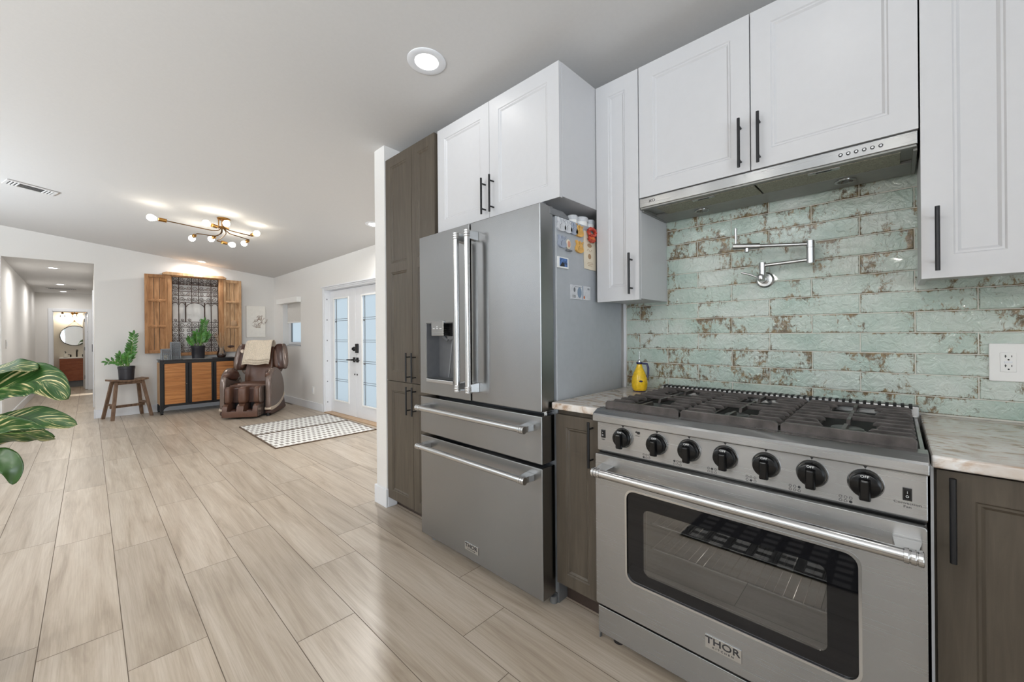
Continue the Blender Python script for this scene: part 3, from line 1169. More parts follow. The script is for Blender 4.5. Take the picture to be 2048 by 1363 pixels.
cat(1.446, 1.511, 1.662, 1.722, M['cat_white'], 'white cat magnet, first of the top row from the fridge door', 0)
cat(1.497, 1.560, 1.662, 1.722, M['cat_white'], 'white cat magnet between another white cat and a grey cat', 1)
cat(1.546, 1.606, 1.662, 1.721, M['cat_grey'], 'blue grey cat magnet beside the ginger cat in the top row', 2)
cat(1.588, 1.656, 1.660, 1.718, M['ginger'], 'ginger cat magnet in the top row beside the red wreath', 3)
cat(1.453, 1.516, 1.588, 1.644, M['cat_grey'], 'blue grey cat magnet alone above the square photo', 4)
cat(1.590, 1.655, 1.583, 1.641, M['ginger'], 'lower ginger cat magnet left of the cream paper tag', 5)
t2 = thing('frame_magnet', 'small ornate oval magnet with pink stone on a silver stand', 'magnet', (1.535, YS, 1.579))
m = MB(); m.sq((1.536, YS - .003, 1.612), (.019, .004, .023), 1, 1)
obj('oval_frame', m, M['paper'], t2, smooth=40)
m = MB(); m.sq((1.536, YS - .006, 1.612), (.011, .003, .015), 1, 1)
obj('stone', m, M['pink'], t2, smooth=40)
obj('stand', bx(1.515, 1.557, YS - .012, YS, 1.579, 1.586), M['grey_metal'], t2, bevel=.002)
t2 = thing('wreath_magnet', 'red wreath magnet with an orange bow above the cream tag', 'magnet', (1.71, YS, 1.649))
m = MB()
pts = [(1.711 + .030 * math.cos(a), YS - .020, 1.694 + .017 * math.sin(a)) for a in [2 * PI * i / 28 for i in range(29)]]
m.tube(pts, .009, 8, rr=[.0085 + .002 * math.sin(i * 2.3) for i in range(29)])
obj('ring', m, M['red'], t2, smooth=40)
m = MB()
st = [(1.713 + (.036 if k % 2 else .026) * math.cos(k * PI / 9), 1.662 + (.020 if k % 2 else .014) * math.sin(k * PI / 9)) for k in range(18)]
m.prism(st, 'y', YS - .022, YS - .012)
obj('lower_flower', m, M['red'], t2, bevel=.002)
m = MB(); m.sq((1.713, YS - .022, 1.664), (.020, .006, .008), 1, 1)
obj('bow', m, M['orange'], t2, smooth=40)
t2 = thing('paper_tag', 'long cream paper tag with sketched figure under the red wreath', 'paper tag', (1.715, YS, 1.515))
m = MB(); m.prism([(1.664, 1.70), (1.660, 1.62), (1.668, 1.515), (1.770, 1.512), (1.769, 1.62), (1.765, 1.698)], 'y', YS - .004, YS - .001)
obj('sheet', m, M['paper'], t2)
m = MB()
m.sq((1.712, YS - .004, 1.632), (.020, .0008, .010), 1, 1, 14, 8)
m.sq((1.712, YS - .004, 1.578), (.014, .0008, .013), 1, 1, 14, 8)
m.tube([(1.69, YS - .0043, 1.605), (1.70, YS - .0043, 1.615), (1.715, YS - .0043, 1.600), (1.73, YS - .0043, 1.612)], .001, 5)
for z, w in ((1.548, .022), (1.541, .026), (1.533, .018)):
    m.box(1.717 - w, 1.717 + w, YS - .0043, YS - .004, z - .001, z + .001)
obj('sketch', m, M['twig'], t2)
t2 = thing('photo_magnet', 'square photo magnet with white border and blue picture', 'magnet', (1.49, YS, 1.496))
obj('border', bx(1.451, 1.531, YS - .006, YS, 1.496, 1.546), M['white_plastic'], t2, bevel=.001)
obj('picture', bx(1.464, 1.522, YS - .0068, YS - .006, 1.503, 1.541), plain('blue_picture', lin(82, 120, 180), .3, var=.5, nscale=60), t2)
m = MB(); m.prism([(1.468, 1.504), (1.50, 1.504), (1.497, 1.522), (1.488, 1.515), (1.482, 1.524), (1.474, 1.514)], 'y', YS - .0072, YS - .0068)
obj('silhouette', m, M['dark_ink'], t2)
t2 = thing('banknote_magnet', 'banknote shaped magnet low on the refrigerator side', 'magnet', (1.63, YS, 1.36))
obj('note', bx(1.551, 1.716, YS - .004, YS, 1.361, 1.428), M['cat_white'], t2)
m = MB()
m.sq((1.622, YS - .0042, 1.394), (.018, .0006, .026), 1, 1, 16, 8)
m.box(1.646, 1.652, YS - .0046, YS - .004, 1.362, 1.427)
obj('portrait_oval', m, plain('note_blue', lin(130, 148, 168), .6), t2)
m = MB()
for z in (1.42,):
    m.box(1.585, 1.64, YS - .0046, YS - .004, z - .001, z + .001)
obj('printed_line', m, M['grey_metal'], t2)
m = MB()
m.sq((1.58, YS - .0042, 1.405), (.008, .0005, .011), 1, 1, 14, 8)
obj('printed_seal', m, M['grey_metal'], t2)
for sz, x, z in ((.02, 1.575, 1.373), (.014, 1.697, 1.415)):
    m = MB(); m.text('100', sz, (x, YS - .0045, z), (1, 0, 0), (0, 0, 1), .0003)
    obj('printed_number', m, M['grey_metal'], t2)
m = MB(); m.sq((1.662, YS - .0042, 1.373), (.006, .0006, .008), 1, 1, 12, 8)
obj('gold_mark', m, M['orange'], t2)

# ------------------------------------------------------------------ gas range
t = thing('gas_range', 'wide stainless steel gas range with seven black knobs', 'range', (1.7, .4, 0))
RA, RB = -.054, .860                       # right and left edge (y)
TX = lambda x: Tm((x, 0, 0), (0, 1, 0), (1, 0, 0))
OV = (.136, .664, .318, .604)
obj('body', wall(TX(1.40), RA + .004, RB - .004, 0, .6, .06, .895, [OV]), M['steel'], t)
m = MB()
m.prism([(1.352, .860), (1.352, .883), (1.356, .889), (1.386, .903), (1.412, .9045), (1.43, .9045), (1.43, .870), (1.40, .857), (1.356, .857)], 'y', RA, RB)
obj('bullnose', m, M['steel'], t, bevel=.002)
m = MB()
m.prism([(1.385, .742), (1.385, .857), (1.42, .857), (1.42, .736), (1.39, .736)], 'y', RA + .002, RB - .002)
pan = obj('control_panel', m, M['steel'], t, bevel=.002)
obj('cooktop_pan', bx(1.415, 1.985, RA + .012, RB - .012, .893, .8965), M['dark'], t)
m = MB()
m.prism([(1.985, .895), (1.985, .932), (1.99, .937), (2.03, .937), (2.045, .932), (2.045, .895)], 'y', RA, RB)
br = obj('back_rail', m, M['steel'], t, bevel=.002)
m = MB()
for k in range(44):
    y = RB - .02 - k * (RB - RA - .04) / 43
    m.box(1.9835, 2.022, y - .0045, y + .0045, .924, .9382)
obj('vent_slots', m, M['dark'], br)
# knobs
KY = [.748, .616, .505, .394, .283, .173, .061]
DOT = [None, 3, 0, 1, 4, 2, 5]
for k, y in enumerate(KY):
    kz = .805
    m = MB()
    m.lathe([(.0375, 0), (.0365, .004), (.0345, .006), (.033, .003)], (1.385, y, kz), (-1, 0, 0), 36)
    bz = obj('knob_bezel', m, M['steel_bright'], pan, smooth=50)
    m = MB()
    m.lathe([(.0325, .004), (.0325, .020), (.030, .026), (.026, .028)], (1.385, y, kz), (-1, 0, 0), 36)
    kn = obj('knob', m, M['knob'], pan, smooth=35)
    m = MB()
    xs_ = 1.385 - .026
    rings = []
    for dx, w, hh in ((0, .0125, .036), (-.010, .011, .035), (-.017, .008, .030)):
        rings.append([(xs_ + dx, y - w, kz - hh), (xs_ + dx, y + w, kz - hh), (xs_ + dx, y + w, kz + hh * .55), (xs_ + dx, y - w, kz + hh * .55)])
    m.loops(rings)
    obj('knob_grip', m, M['knob'], pan, bevel=.003)
    m = MB()
    m.text('OFF', .0085, (1.385 - .0285, y, kz + .0245), (0, -1, 0), (0, 0, 1), .0003, 1.2)
    obj('knob_lettering', m, M['white_ink'], pan)
    m = MB()
    zm = .847
    m.prism([(y - .004, zm + .003), (y + .004, zm + .003), (y, zm - .004)], 'x', 1.3843, 1.386)
    obj('pointer_mark', m, M['dark_ink'], pan)
    if DOT[k] is not None:
        m = MB()
        yc, zc = y + .040, .754
        for i in range(6):
            yy, zz = yc + .0105 - .0105 * (i % 3), zc + (.005 if i < 3 else -.005)
            if i == DOT[k]:
                m.lathe([(.0035, 0), (.0035, .0006)], (1.385, yy, zz), (-1, 0, 0), 12)
            else:
                m.tube([(1.3846, yy + .0032 * math.cos(q), zz + .0032 * math.sin(q)) for q in [2 * PI * j / 12 for j in range(13)]], .0005, 4)
        obj('burner_diagram', m, M['dark_ink'], pan)
for y, z, txt in ((-.0165, .798, 'Convection\nFan'), (.832, .807, 'Light')):
    m = MB()
    m.box(1.382, 1.386, y - .0085, y + .0085, z - .0155, z + .0155)
    sw = obj('rocker_switch', m, M['black'], pan, bevel=.001)
    m = MB()
    m.box(1.380, 1.3825, y - .0055, y + .0055, z - .011, z + .011)
    obj('rocker', m, M['knob'], pan, bevel=.001)
    m = MB()
    m.text('I', .008, (1.3798, y, z + .005), (0, -1, 0), (0, 0, 1), .0002)
    m.text('O', .008, (1.3798, y, z - .005), (0, -1, 0), (0, 0, 1), .0002)
    obj('rocker_marks', m, M['white_ink'], pan)
    m = MB()
    m.text(txt, .0085 if 'F' in txt else .006, (1.3846, y, z - (.027 if 'F' in txt else .022)), (0, -1, 0), (0, 0, 1), .0002, 1.25)
    obj('printed_label', m, M['dark_ink'], pan)
m = MB()
m.lathe([(.0055, 0), (.005, .003)], (1.385, .686, .833), (-1, 0, 0), 14)
m.lathe([(.0035, 0), (.003, .003)], (1.385, .694, .835), (-1, 0, 0), 12)
obj('indicator_lamp', m, M['black'], pan, smooth=40)
m = MB(); m.text('Oven', .006, (1.3846, .690, .822), (0, -1, 0), (0, 0, 1), .0002, 1.2)
obj('printed_label', m, M['dark_ink'], pan)

# oven door
DX = 1.36
WY0, WY1, WZ0, WZ1 = .075, .722, .292, .622
YN, ZN = (WY0 + WY1) / 2, (WZ0 + WZ1) / 2


def rrect(y0, y1, z0, z1, r, n=5):
    out = []
    for cy, cz, a0 in ((y1 - r, z1 - r, 0), (y0 + r, z1 - r, 90), (y0 + r, z0 + r, 180), (y1 - r, z0 + r, 270)):
        for i in range(n + 1):
            a = math.radians(a0 + 90 * i / n)
            out.append((cy + r * math.cos(a), cz + r * math.sin(a)))
    return out


def slab_hole(m, x0, x1, outer, inner):
    """plate with a hole: both outlines with the same count of points"""
    n = len(outer)
    ring = lambda P, x: [m.v((x, p[0], p[1])) for p in P]
    a, b, c, d = ring(outer, x0), ring(inner, x0), ring(outer, x1), ring(inner, x1)
    for i in range(n):
        j = (i + 1) % n
        m.f([a[i], a[j], b[j], b[i]])
        m.f([c[i], d[i], d[j], c[j]])
        m.f([a[i], c[i], c[j], a[j]])
        m.f([b[i], b[j], d[j], d[i]])


m = MB()
slab_hole(m, DX, DX + .035, rrect(RA + .004, RB - .006, .153, .733, .006), rrect(WY0, WY1, WZ0, WZ1, .03))
dr = obj('oven_door', m, M['steel'], t, bevel=.0025)
m = MB()
slab_hole(m, DX - .002, DX + .006, rrect(WY0 - .007, WY1 + .007, WZ0 - .007, WZ1 + .007, .035), rrect(WY0, WY1, WZ0, WZ1, .03))
obj('window_trim', m, M['steel_bright'], dr)
IN = rrect(.140, .660, .333, .568, .022)
m = MB()
slab_hole(m, DX + .004, DX + .010, rrect(WY0, WY1, WZ0, WZ1, .03), IN)
obj('window_border', m, M['oven_black'], dr)
m = MB()
m.prism(IN, 'x', DX + .0042, DX + .0062)
obj('window_glass', m, M['oven_glass'], dr)
m = MB()
for x0, x1, y0, y1, z0, z1 in ((1.395, 1.80, .138, .662, .32, .322), (1.395, 1.80, .138, .662, .60, .602), (1.395, 1.80, .136, .138, .32, .60), (1.395, 1.80, .662, .664, .32, .60), (1.80, 1.802, .138, .662, .32, .60)):
    m.box(x0, x1, y0, y1, z0, z1)
cav = obj('oven_cavity', m, M['enamel'], t)
for z in (.41, .50):
    m = MB()
    m.cyl((1.42, .14, z), (1.42, .66, z), .003, n=8)
    m.cyl((1.78, .14, z), (1.78, .66, z), .003, n=8)
    for k in range(21):
        y = .15 + k * .025
        m.cyl((1.42, y, z + .003), (1.78, y, z + .003), .0014, n=6)
    obj('oven_rack', m, M['steel_bright'], cav, smooth=40)
for y in (.60, .28):
    m = MB()
    m.sq((1.79, y, .585), (.008, .012, .012), 1, 1, 14, 8)
    obj('oven_lamp', m, M['oven_lamp'], cav, smooth=40)
bar_pull(dr, (DX - .062, .825, .682), (DX - .062, -.04, .682), .062, .0155, .05)
badge(dr, DX, .398, .214, .105, .042, .029, M['steel_bright'])
obj('door_gap', wall(TX(1.3955), RA + .004, RB - .004, 0, .0042, .10, .74, [OV]), M['dark'], t)
obj('kick_panel', bx(1.378, 1.40, RA + .002, RB - .004, .028, .133), M['steel'], t, bevel=.002)
obj('side_panel', bx(1.386, 1.40, RB - .006, RB - .002, .0, .06), M['grey_metal'], t)
for x, y in ((1.42, .79), (1.42, .02), (1.95, .79), (1.95, .02)):
    m = MB(); m.cyl((x, y, 0), (x, y, .06), .022, n=16)
    obj('foot', m, M['black'], t, smooth=40)
# grates and burners
GW = (RB - RA - .03) / 3
for gi in range(3):
    y1 = RB - .015 - gi * GW - .003
    y0 = y1 - GW + .006
    yc = (y0 + y1) / 2
    m = MB()
    NB = 10
    def bar(x, ya, yb, z0=.917, z1=.931, w=.0042):
        m.loops([[(x - w, y, z0), (x + w, y, z0), (x + w * .8, y, z1 - dz), (x - w * .8, y, z1 - dz)] for y, dz in ((ya, .008), (ya + .008, 0), (yb - .008, 0), (yb, .008))])
    xg0, xg1 = 1.425, 1.965
    for k in range(NB):
        x = xg0 + (xg1 - xg0) * k / (NB - 1)
        if k == 0:
            bar(x, y0, y1, .900, .931, .007)
        elif k in (4, 5, NB - 1):
            bar(x, y0, y1)
        else:
            gp = {1: .05, 2: .065, 3: .055, 6: .055, 7: .065, 8: .05}[k]
            bar(x, y0, yc - gp)
            bar(x, yc + gp, y1)
    for y in (y0 + .006, y1 - .006):
        m.box(xg0, xg1, y - .005, y + .005, .904, .916)
    for y in (yc - .067, yc + .067):
        m.box(xg0, xg1, y - .004, y + .004, .908, .915)
    for a, b in ((1.43, 1.53), (1.59, 1.80), (1.86, 1.96)):
        m.prism([(a, .914), (a + .01, .9295), (b - .004, .9295), (b, .918), (b, .914)], 'y', yc - .005, yc + .005)
    for x in (xg0 + .01, xg1 - .01):
        for y in (y0 + .008, y1 - .008):
            m.box(x - .006, x + .006, y - .006, y + .006, .8965, .906)
    obj('grate', m, M['iron'], t, bevel=.0015)
    for x in (1.555, 1.83):
        m = MB()
        m.lathe([(.048, .8965), (.047, .904), (.040, .906)], (x, yc, 0), n=28)
        b = obj('burner', m, M['steel_bright'], t, smooth=40)
        m = MB()
        m.lathe([(.038, .9055), (.039, .911), (.035, .9135), (.03, .914)], (x, yc, 0), n=28)
        obj('burner_cap', m, M['black'], b, smooth=40)

# ------------------------------------------------------------------ range hood
t = thing('range_hood', 'slim stainless steel range hood under the wide white cabinet', 'range hood', (1.87, .4, 1.757))
HA, HB = -.050, .851
obj('body', bx(1.77, 2.03, HA + .002, HB - .002, 1.772, 1.8175), M['hood_grey'], t)
lip = obj('front_lip', bx(1.748, 1.772, HA, HB, 1.771, 1.8115), M['steel'], t, bevel=.002)
m = MB()
m.box(1.772, 2.03, HB - .010, HB, 1.757, 1.8175)
m.box(1.772, 2.03, HA, HA + .010, 1.757, 1.8175)
m.prism([(1.905, 1.762), (2.03, 1.757), (2.03, 1.772), (1.905, 1.772)], 'y', HA + .01, HB - .01)
m.box(1.752, 1.775, HA + .002, HB - .002, 1.764, 1.771)
obj('underside_frame', m, M['hood_grey'], t, bevel=.001)
for a, b in ((.395, .785), (-.012, .388)):
    fl = obj('filter', bx(1.776, 1.902, a, b, 1.7625, 1.769), M['grease_mesh'], t, bevel=.001)
    yc = (a + b) / 2 - .005
    m = MB()
    m.box(1.776, 1.80, yc - .045, yc + .045, 1.760, 1.7628)
    h = obj('filter_latch', m, M['steel'], fl, bevel=.001)
    m = MB()
    m.box(1.784, 1.791, yc - .022, yc + .022, 1.7594, 1.7602)
    obj('latch_slot', m, M['dark'], fl)
for y in (.646, .136):
    m = MB(); m.lathe([(.033, .0), (.032, .003), (.026, .004)], (1.955, y, 1.7605), (0, 0, -1), 24)
    l = obj('hood_lamp', m, M['steel'], t, smooth=40)
    m = MB(); m.lathe([(.024, .0), (.023, .0045)], (1.955, y, 1.7605), (0, 0, -1), 24)
    obj('lamp_lens', m, M['clear'], l, smooth=40)
for y in (.133, .113, .093, .073, .053, .033):
    m = MB(); m.lathe([(.0058, 0), (.0058, .0016), (.0045, .002), (.004, .0012)], (1.748, y, 1.7905), (-1, 0, 0), 16)
    b = obj('push_button', m, M['black'], lip, smooth=40)
    m = MB(); m.lathe([(.0036, 0), (.0032, .0022)], (1.748, y, 1.7905), (-1, 0, 0), 14)
    obj('button_cap', m, M['steel_bright'], lip, smooth=40)
m = MB(); m.text('XO', .017, (1.7472, .792, 1.7925), (0, -1, 0), (0, 0, 1), .0004, 1.15)
obj('logo', m, M['dark_ink'], lip)

# ------------------------------------------------------------------ pot filler
t = thing('pot_filler', 'brushed nickel folding pot filler tap on the aqua tiles above the range', 'tap', (2.05, .416, 1.426))
XW = 2.051
m = MB(); m.lathe([(.034, .001), (.034, .006), (.028, .012), (.018, .013), (.017, .05), (.015, .052)], (XW, .416, 1.426), (-1, 0, 0), 32)
obj('wall_flange', m, M['nickel'], t, smooth=35)
PXX = 1.985
m = MB()
m.sq((PXX, .418, 1.43), (.021, .0155, .0155), .6, 1, 20, 12)
m.cyl((PXX, .413, 1.43), (PXX, .413, 1.458), .0125, n=20)
b = obj('valve_body', m, M['nickel'], t, smooth=40)
m = MB(); m.cyl((PXX, .413, 1.4585), (PXX, .413, 1.494), .0128, n=20)
obj('lower_elbow', m, M['nickel'], t, smooth=40)
m = MB(); m.tube([(PXX, .43, 1.432), (PXX - .005, .46, 1.448), (PXX - .008, .492, 1.459)], .0045, 10, rr=[.0035, .0045, .0048])
obj('lever_handle', m, M['nickel'], t, smooth=40)
m = MB(); m.cyl((PXX, .408, 1.481), (PXX + .005, .250, 1.486), .0078, n=16)
obj('lower_arm', m, M['nickel'], t, smooth=40)
m = MB(); m.cyl((PXX + .005, .247, 1.472), (PXX + .005, .247, 1.5335), .0145, n=20)
obj('joint_post', m, M['nickel'], t, smooth=40)
m = MB(); m.cyl((PXX + .005, .247, 1.5345), (PXX + .005, .247, 1.562), .0145, n=20)
obj('joint_cap', m, M['nickel'], t, smooth=40)
X2 = 1.90
m = MB(); m.cyl((PXX + .005, .252, 1.549), (X2 + .03, .42, 1.5575), .0078, n=16)
obj('upper_arm', m, M['nickel'], t, smooth=40)
m = MB()
m.cyl((X2 + .033, .412, 1.557), (X2, .505, 1.563), .0125, n=20)
obj('spout_valve', m, M['nickel'], t, smooth=40)
m = MB(); m.lathe([(.009, 0), (.009, .016), (.007, .018)], (X2 + .018, .455, 1.552), (0, 0, -1), 16)
obj('spout_tip', m, M['nickel'], t, smooth=40)
m = MB(); m.tube([(X2 + .005, .494, 1.57), (X2 + .005, .494, 1.64)], .0052, 12, rr=[.0042, .0056])
obj('spout_lever', m, M['nickel'], t, smooth=40)

# ------------------------------------------------------------------ outlet on the backsplash
t = thing('wall_outlet', 'white double outlet plate on the aqua tiles right of the range', 'outlet', (2.05, -.276, 1.032))
p = obj('cover_plate', bx(2.044, 2.0515, -.335, -.219, 1.032, 1.155), M['white_plastic'], t, bevel=.003)
ins = obj('receptacle', bx(2.0415, 2.044, -.2765, -.2425, 1.063, 1.126), M['white_plastic'], t, bevel=.0015)
m = MB()
for zc in (1.110, 1.079):
    for y, h in ((-.2535, .0045), (-.2665, .003)):
        m.box(2.0408, 2.0416, y - .0008, y + .0008, zc + .004 - h, zc + .004 + h)
    m.box(2.0408, 2.0416, -.2565, -.2515, zc + .0035, zc + .005)
    m.lathe([(.0022, 0), (.0022, .0008)], (2.0415, -.260, zc - .007), (-1, 0, 0), 10)
obj('slots', m, M['dark'], ins)
obj('test_buttons', bx(2.0405, 2.0416, -.268, -.251, 1.0915, 1.0975), M['trim'], ins, bevel=.0005)

# ------------------------------------------------------------------ yellow cruet
bx_, by_ = 1.945, .955
t = thing('oil_bottle', 'yellow glazed oil bottle with blue handle in the counter corner', 'bottle', (bx_, by_, .9))
m = MB()
m.lathe([(.028, 0), (.031, .004), (.037, .02), (.040, .045), (.036, .075), (.026, .10), (.016, .122), (.0125, .135), (.0125, .142)], (bx_, by_, .9), n=28)
b = obj('bottle_body', m, M['yellow_glaze'], t, smooth=60)
m = MB()
m.lathe([(.0315, .001), (.0325, .004), (.030, .007)], (bx_, by_, .9), n=28)
obj('foot_ring', m, M['blue_glaze'], t, smooth=40)
m = MB(); m.lathe([(.0130, .139), (.016, .144), (.0145, .150)], (bx_, by_, .9), n=20)
obj('rim', m, M['blue_glaze'], t, smooth=40)
m = MB(); m.tube([(bx_ + .012, by_ - .01, 1.042), (bx_ + .022, by_ - .030, 1.040), (bx_ + .020, by_ - .038, 1.02), (bx_ + .014, by_ - .040, .99), (bx_ + .010, by_ - .036, .972)], .0055, 10)
obj('handle', m, M['blue_glaze'], t, smooth=60)
m = MB(); m.lathe([(.009, .149), (.008, .158), (.0025, .163), (.0018, .205)], (bx_, by_, .9), n=14)
obj('pour_spout', m, M['steel_bright'], t, smooth=40)
m = MB(); m.sq((bx_ - .030, by_ - .022, .955), (.008, .011, .005), 1, 1, 14, 8)
obj('painted_mark', m, M['blue_glaze'], b, smooth=40)

# ------------------------------------------------------------------ kitchen mat (shows in the oven glass)
m = MB(); m.box(-.33, .318, -1.1, .937, 0.0005, .009)
solo('kitchen_mat', m, M['kmat'], 'dark patterned mat on the floor in front of the range, seen in the oven glass', 'mat', bevel=.003)


# ------------------------------------------------------------------ ceiling lights
def downlight(name, x, y, r, lab, grp, power, z=None, tilt=None):
    z = zceil(x, y) if z is None else z
    if tilt is None:
        f = (y - 2.56) / 6.007
        sx = -.055 * (1 - f) - .1225 * f
        sy = ((2.595 - .1225 * x) - (2.60 - .055 * x)) / 6.007
    else:
        sx, sy = tilt
    nrm = -Vector((-sx, -sy, 1)).normalized()
    c = Vector((x, y, z))
    t = thing(name, lab, 'ceiling light', c, grp)
    m = MB()
    m.lathe([(r, -.001), (r, .003), (r * .93, .006), (r * .62, .003), (r * .60, .0)], c, nrm, 40)
    obj('trim_ring', m, M['trim'], t, smooth=50)
    m = MB()
    m.lathe([(r * .61, .0), (r * .61, .0025)], c, nrm, 40)
    obj('diffuser', m, M['diffuser'], t)
    l = bpy.data.lights.new('downlight', 'AREA')
    l.shape, l.size, l.energy, l.color, l.spread = 'DISK', r * 1.2, power, (1, .98, .95), math.radians(170)
    o = bpy.data.objects.new('downlight_glow', l)
    C.objects.link(o)
    o.parent = t
    o.location = nrm * .012
    o.rotation_euler = nrm.to_track_quat('-Z', 'Y').to_euler()
    return t


GD = 'recessed ceiling lights'
PWR = .9
downlight('recessed_light', 1.16, 1.674, .094, 'round recessed ceiling light nearest the refrigerator', GD, PWR)
downlight('recessed_light', 1.16, .18, .094, 'round recessed ceiling light above the range aisle', GD, PWR)
downlight('recessed_light', 1.16, -1.3, .094, 'round recessed ceiling light behind the camera over the aisle', GD, PWR)
downlight('recessed_light', -1.4, 1.674, .094, 'round recessed ceiling light over the open room, left of the camera', GD, 10)
downlight('recessed_light', -1.4, -1.0, .094, 'round recessed ceiling light behind the camera over the open room', GD, 10)
downlight('recessed_light', 2.21, 4.23, .094, 'recessed ceiling light half hidden behind the white partition', GD, 38)
downlight('recessed_light', 1.302, 8.343, .075, 'small recessed light above the carved window panel', GD, 9)
HG = 'recessed lights in the hallway ceiling'
for y, lab in ((9.37, 'nearest'), (11.6, 'middle'), (12.95, 'farthest')):
    downlight('recessed_light', -.376, y, .075, 'recessed hallway ceiling light, %s of three' % lab, HG, 10 if lab != 'farthest' else 4, 2.285 - (y - 8.6) * .0223, (0, -.0223))


def vent(lab, c, ax, w, l):
    """ceiling register: ax = direction of its length"""
    t = thing('air_vent', lab, 'vent', c)
    ax = Vector(ax).normalized()
    n = Vector((0, 0, 1))
    ay = n.cross(ax).normalized()
    ax = Vector((ax.x, ax.y, (zceil(c[0] + ax.x * .1, c[1] + ax.y * .1) - zceil(c[0], c[1])) / .1 if c[1] < 8.5 else 0))
    ayz = (zceil(c[0] + ay.x * .1, c[1] + ay.y * .1) - zceil(c[0], c[1])) / .1 if c[1] < 8.5 else -.0223
    T = Matrix(((ax.x, ay.x, 0, c[0]), (ax.y, ay.y, 0, c[1]), (ax.z, ayz, 1, c[2] - .003), (0, 0, 0, 1)))
    m = MB(T)
    for q in ((-l, l, -w, -w * .72), (-l, l, w * .72, w), (-l, -l * .86, -w * .72, w * .72), (l * .86, l, -w * .72, w * .72)):
        m.box(q[0], q[1], q[2], q[3], -.008, -.0005)
    obj('register_frame', m, M['ceiling'], t, bevel=.002)
    m = MB(T); m.box(-l * .86, l * .86, -w * .72, w * .72, -.0035, -.0006)
    obj('duct', m, M['dark'], t)
    for s in (-1, 1):
        for k in range(3):
            m = MB(T); u = s * l * (.52 + .13 * k)
            m.prism([(u - .004, -.002), (u + .004, -.002), (u + .006, -.009), (u - .002, -.009)], 'y', -w * .72, w * .72)
            obj('louver', m, M['ceiling'], t)
    for k in range(4):
        m = MB(T); v = w * (-.54 + .36 * k)
        m.prism([(v - .002, -.003), (v + .001, -.003), (v + .006, -.006), (v + .003, -.007)], 'x', -l * .46, l * .46)
        obj('louver', m, M['grey_metal'], t)


vc = (-.375, 5.955)
vent('white ceiling air vent left of the brass ceiling light', (vc[0], vc[1], zceil(*vc)), (1, .25, 0), .105, .16)
vent('hallway ceiling air vent between two recessed lights', (-.37, 12.35, 2.285 - (12.35 - 8.6) * .0223 - .001), (1, 0, 0), .10, .22)

# brass ceiling light with eight bulbs
cx, cy0 = 1.041, 5.41
cz = zceil(cx, cy0)
t = thing('ceiling_lamp', 'brass branching ceiling lamp with eight glowing globe bulbs', 'ceiling lamp', (cx, cy0, cz))
m = MB(); m.lathe([(.062, -.002), (.062, .012), (.056, .018), (.02, .02)], (cx, cy0, cz), (0, 0, -1), 32)
obj('canopy', m, M['brass'], t, smooth=40)
m = MB()
for dx in (-.022, 0, .022):
    m.cyl((cx + dx * 1.2 - .02, cy0 - .02 + abs(dx), cz - .015), (cx + dx * 1.2 - .02, cy0 - .02 + abs(dx), cz - .12), .005, n=10)
m.tube([(cx - .05, cy0 - .04, 2.405), (cx, cy0 - .06, 2.40), (cx + .04, cy0 - .03, 2.395), (cx + .02, cy0 + .02, 2.395), (cx - .04, cy0 + .01, 2.40), (cx - .05, cy0 - .04, 2.405)], .006, 8)
obj('hub', m, M['brass'], t, smooth=40)
H = Vector((cx - .02, cy0 - .01, 2.41))
arms = [
    ([H, (1.0, 5.42, 2.375), (.946, 5.431, 2.362), (.88, 5.437, 2.366), (.56, 5.465, 2.398)], (.44, 5.476, 2.41)),
    ([H, (.975, 5.33, 2.388), (.955, 5.305, 2.381)], (.85, 5.21, 2.38)),
    ([H, (1.03, 5.32, 2.41), (1.024, 5.27, 2.405)], (1.018, 5.17, 2.40)),
    ([H, (1.03, 5.50, 2.36), (.995, 5.60, 2.34), (.86, 5.61, 2.34), (.832, 5.64, 2.34), (.829, 5.74, 2.34)], (.833, 5.93, 2.34)),
    ([H, (1.04, 5.5, 2.365), (1.01, 5.60, 2.345), (1.0, 5.67, 2.34)], (.995, 5.81, 2.34)),
    ([H, (1.08, 5.5, 2.37), (1.075, 5.70, 2.345), (1.06, 5.86, 2.34), (1.085, 5.89, 2.34), (1.12, 5.92, 2.34)], (1.243, 6.0, 2.34)),
    ([H, (1.09, 5.40, 2.385), (1.128, 5.41, 2.38), (1.29, 5.49, 2.38), (1.318, 5.49, 2.38), (1.321, 5.46, 2.38)], (1.34, 5.33, 2.38)),
    ([H, (1.077, 5.40, 2.36), (1.11, 5.41, 2.345), (1.30, 5.54, 2.34), (1.318, 5.57, 2.34), (1.322, 5.64, 2.34)], (1.327, 5.82, 2.34)),
]
for P, bpos in arms:
    P = [Vector(p) for p in P]
    bpos = Vector(bpos)
    sm = []
    for i in range(len(P) - 1):
        a, b, c, d = P[max(i - 1, 0)], P[i], P[i + 1], P[min(i + 2, len(P) - 1)]
        for k in range(5):
            u = k / 5
            sm.append(.5 * ((2 * b) + (c - a) * u + (2 * a - 5 * b + 4 * c - d) * u * u + (3 * b - a - 3 * c + d) * u ** 3))
    sm.append(P[-1])
    m = MB(); m.tube(sm, .0052, 8)
    a = obj('arm', m, M['dark_brass'], t, smooth=60)
    dr_ = (bpos - P[-1]).normalized()
    m = MB(); m.lathe([(.010, 0), (.019, .004), (.019, .065), (.016, .068)], P[-1] - dr_ * .005, dr_, 20)
    obj('socket', m, M['brass'], a, smooth=40)
    m = MB(); m.lathe([(.012, -.048), (.016, -.040), (.028, -.020), (.033, 0), (.028, .02), (.016, .031), (.002, .034)], bpos, dr_, 20)
    obj('bulb', m, M['bulb'], a, smooth=60)

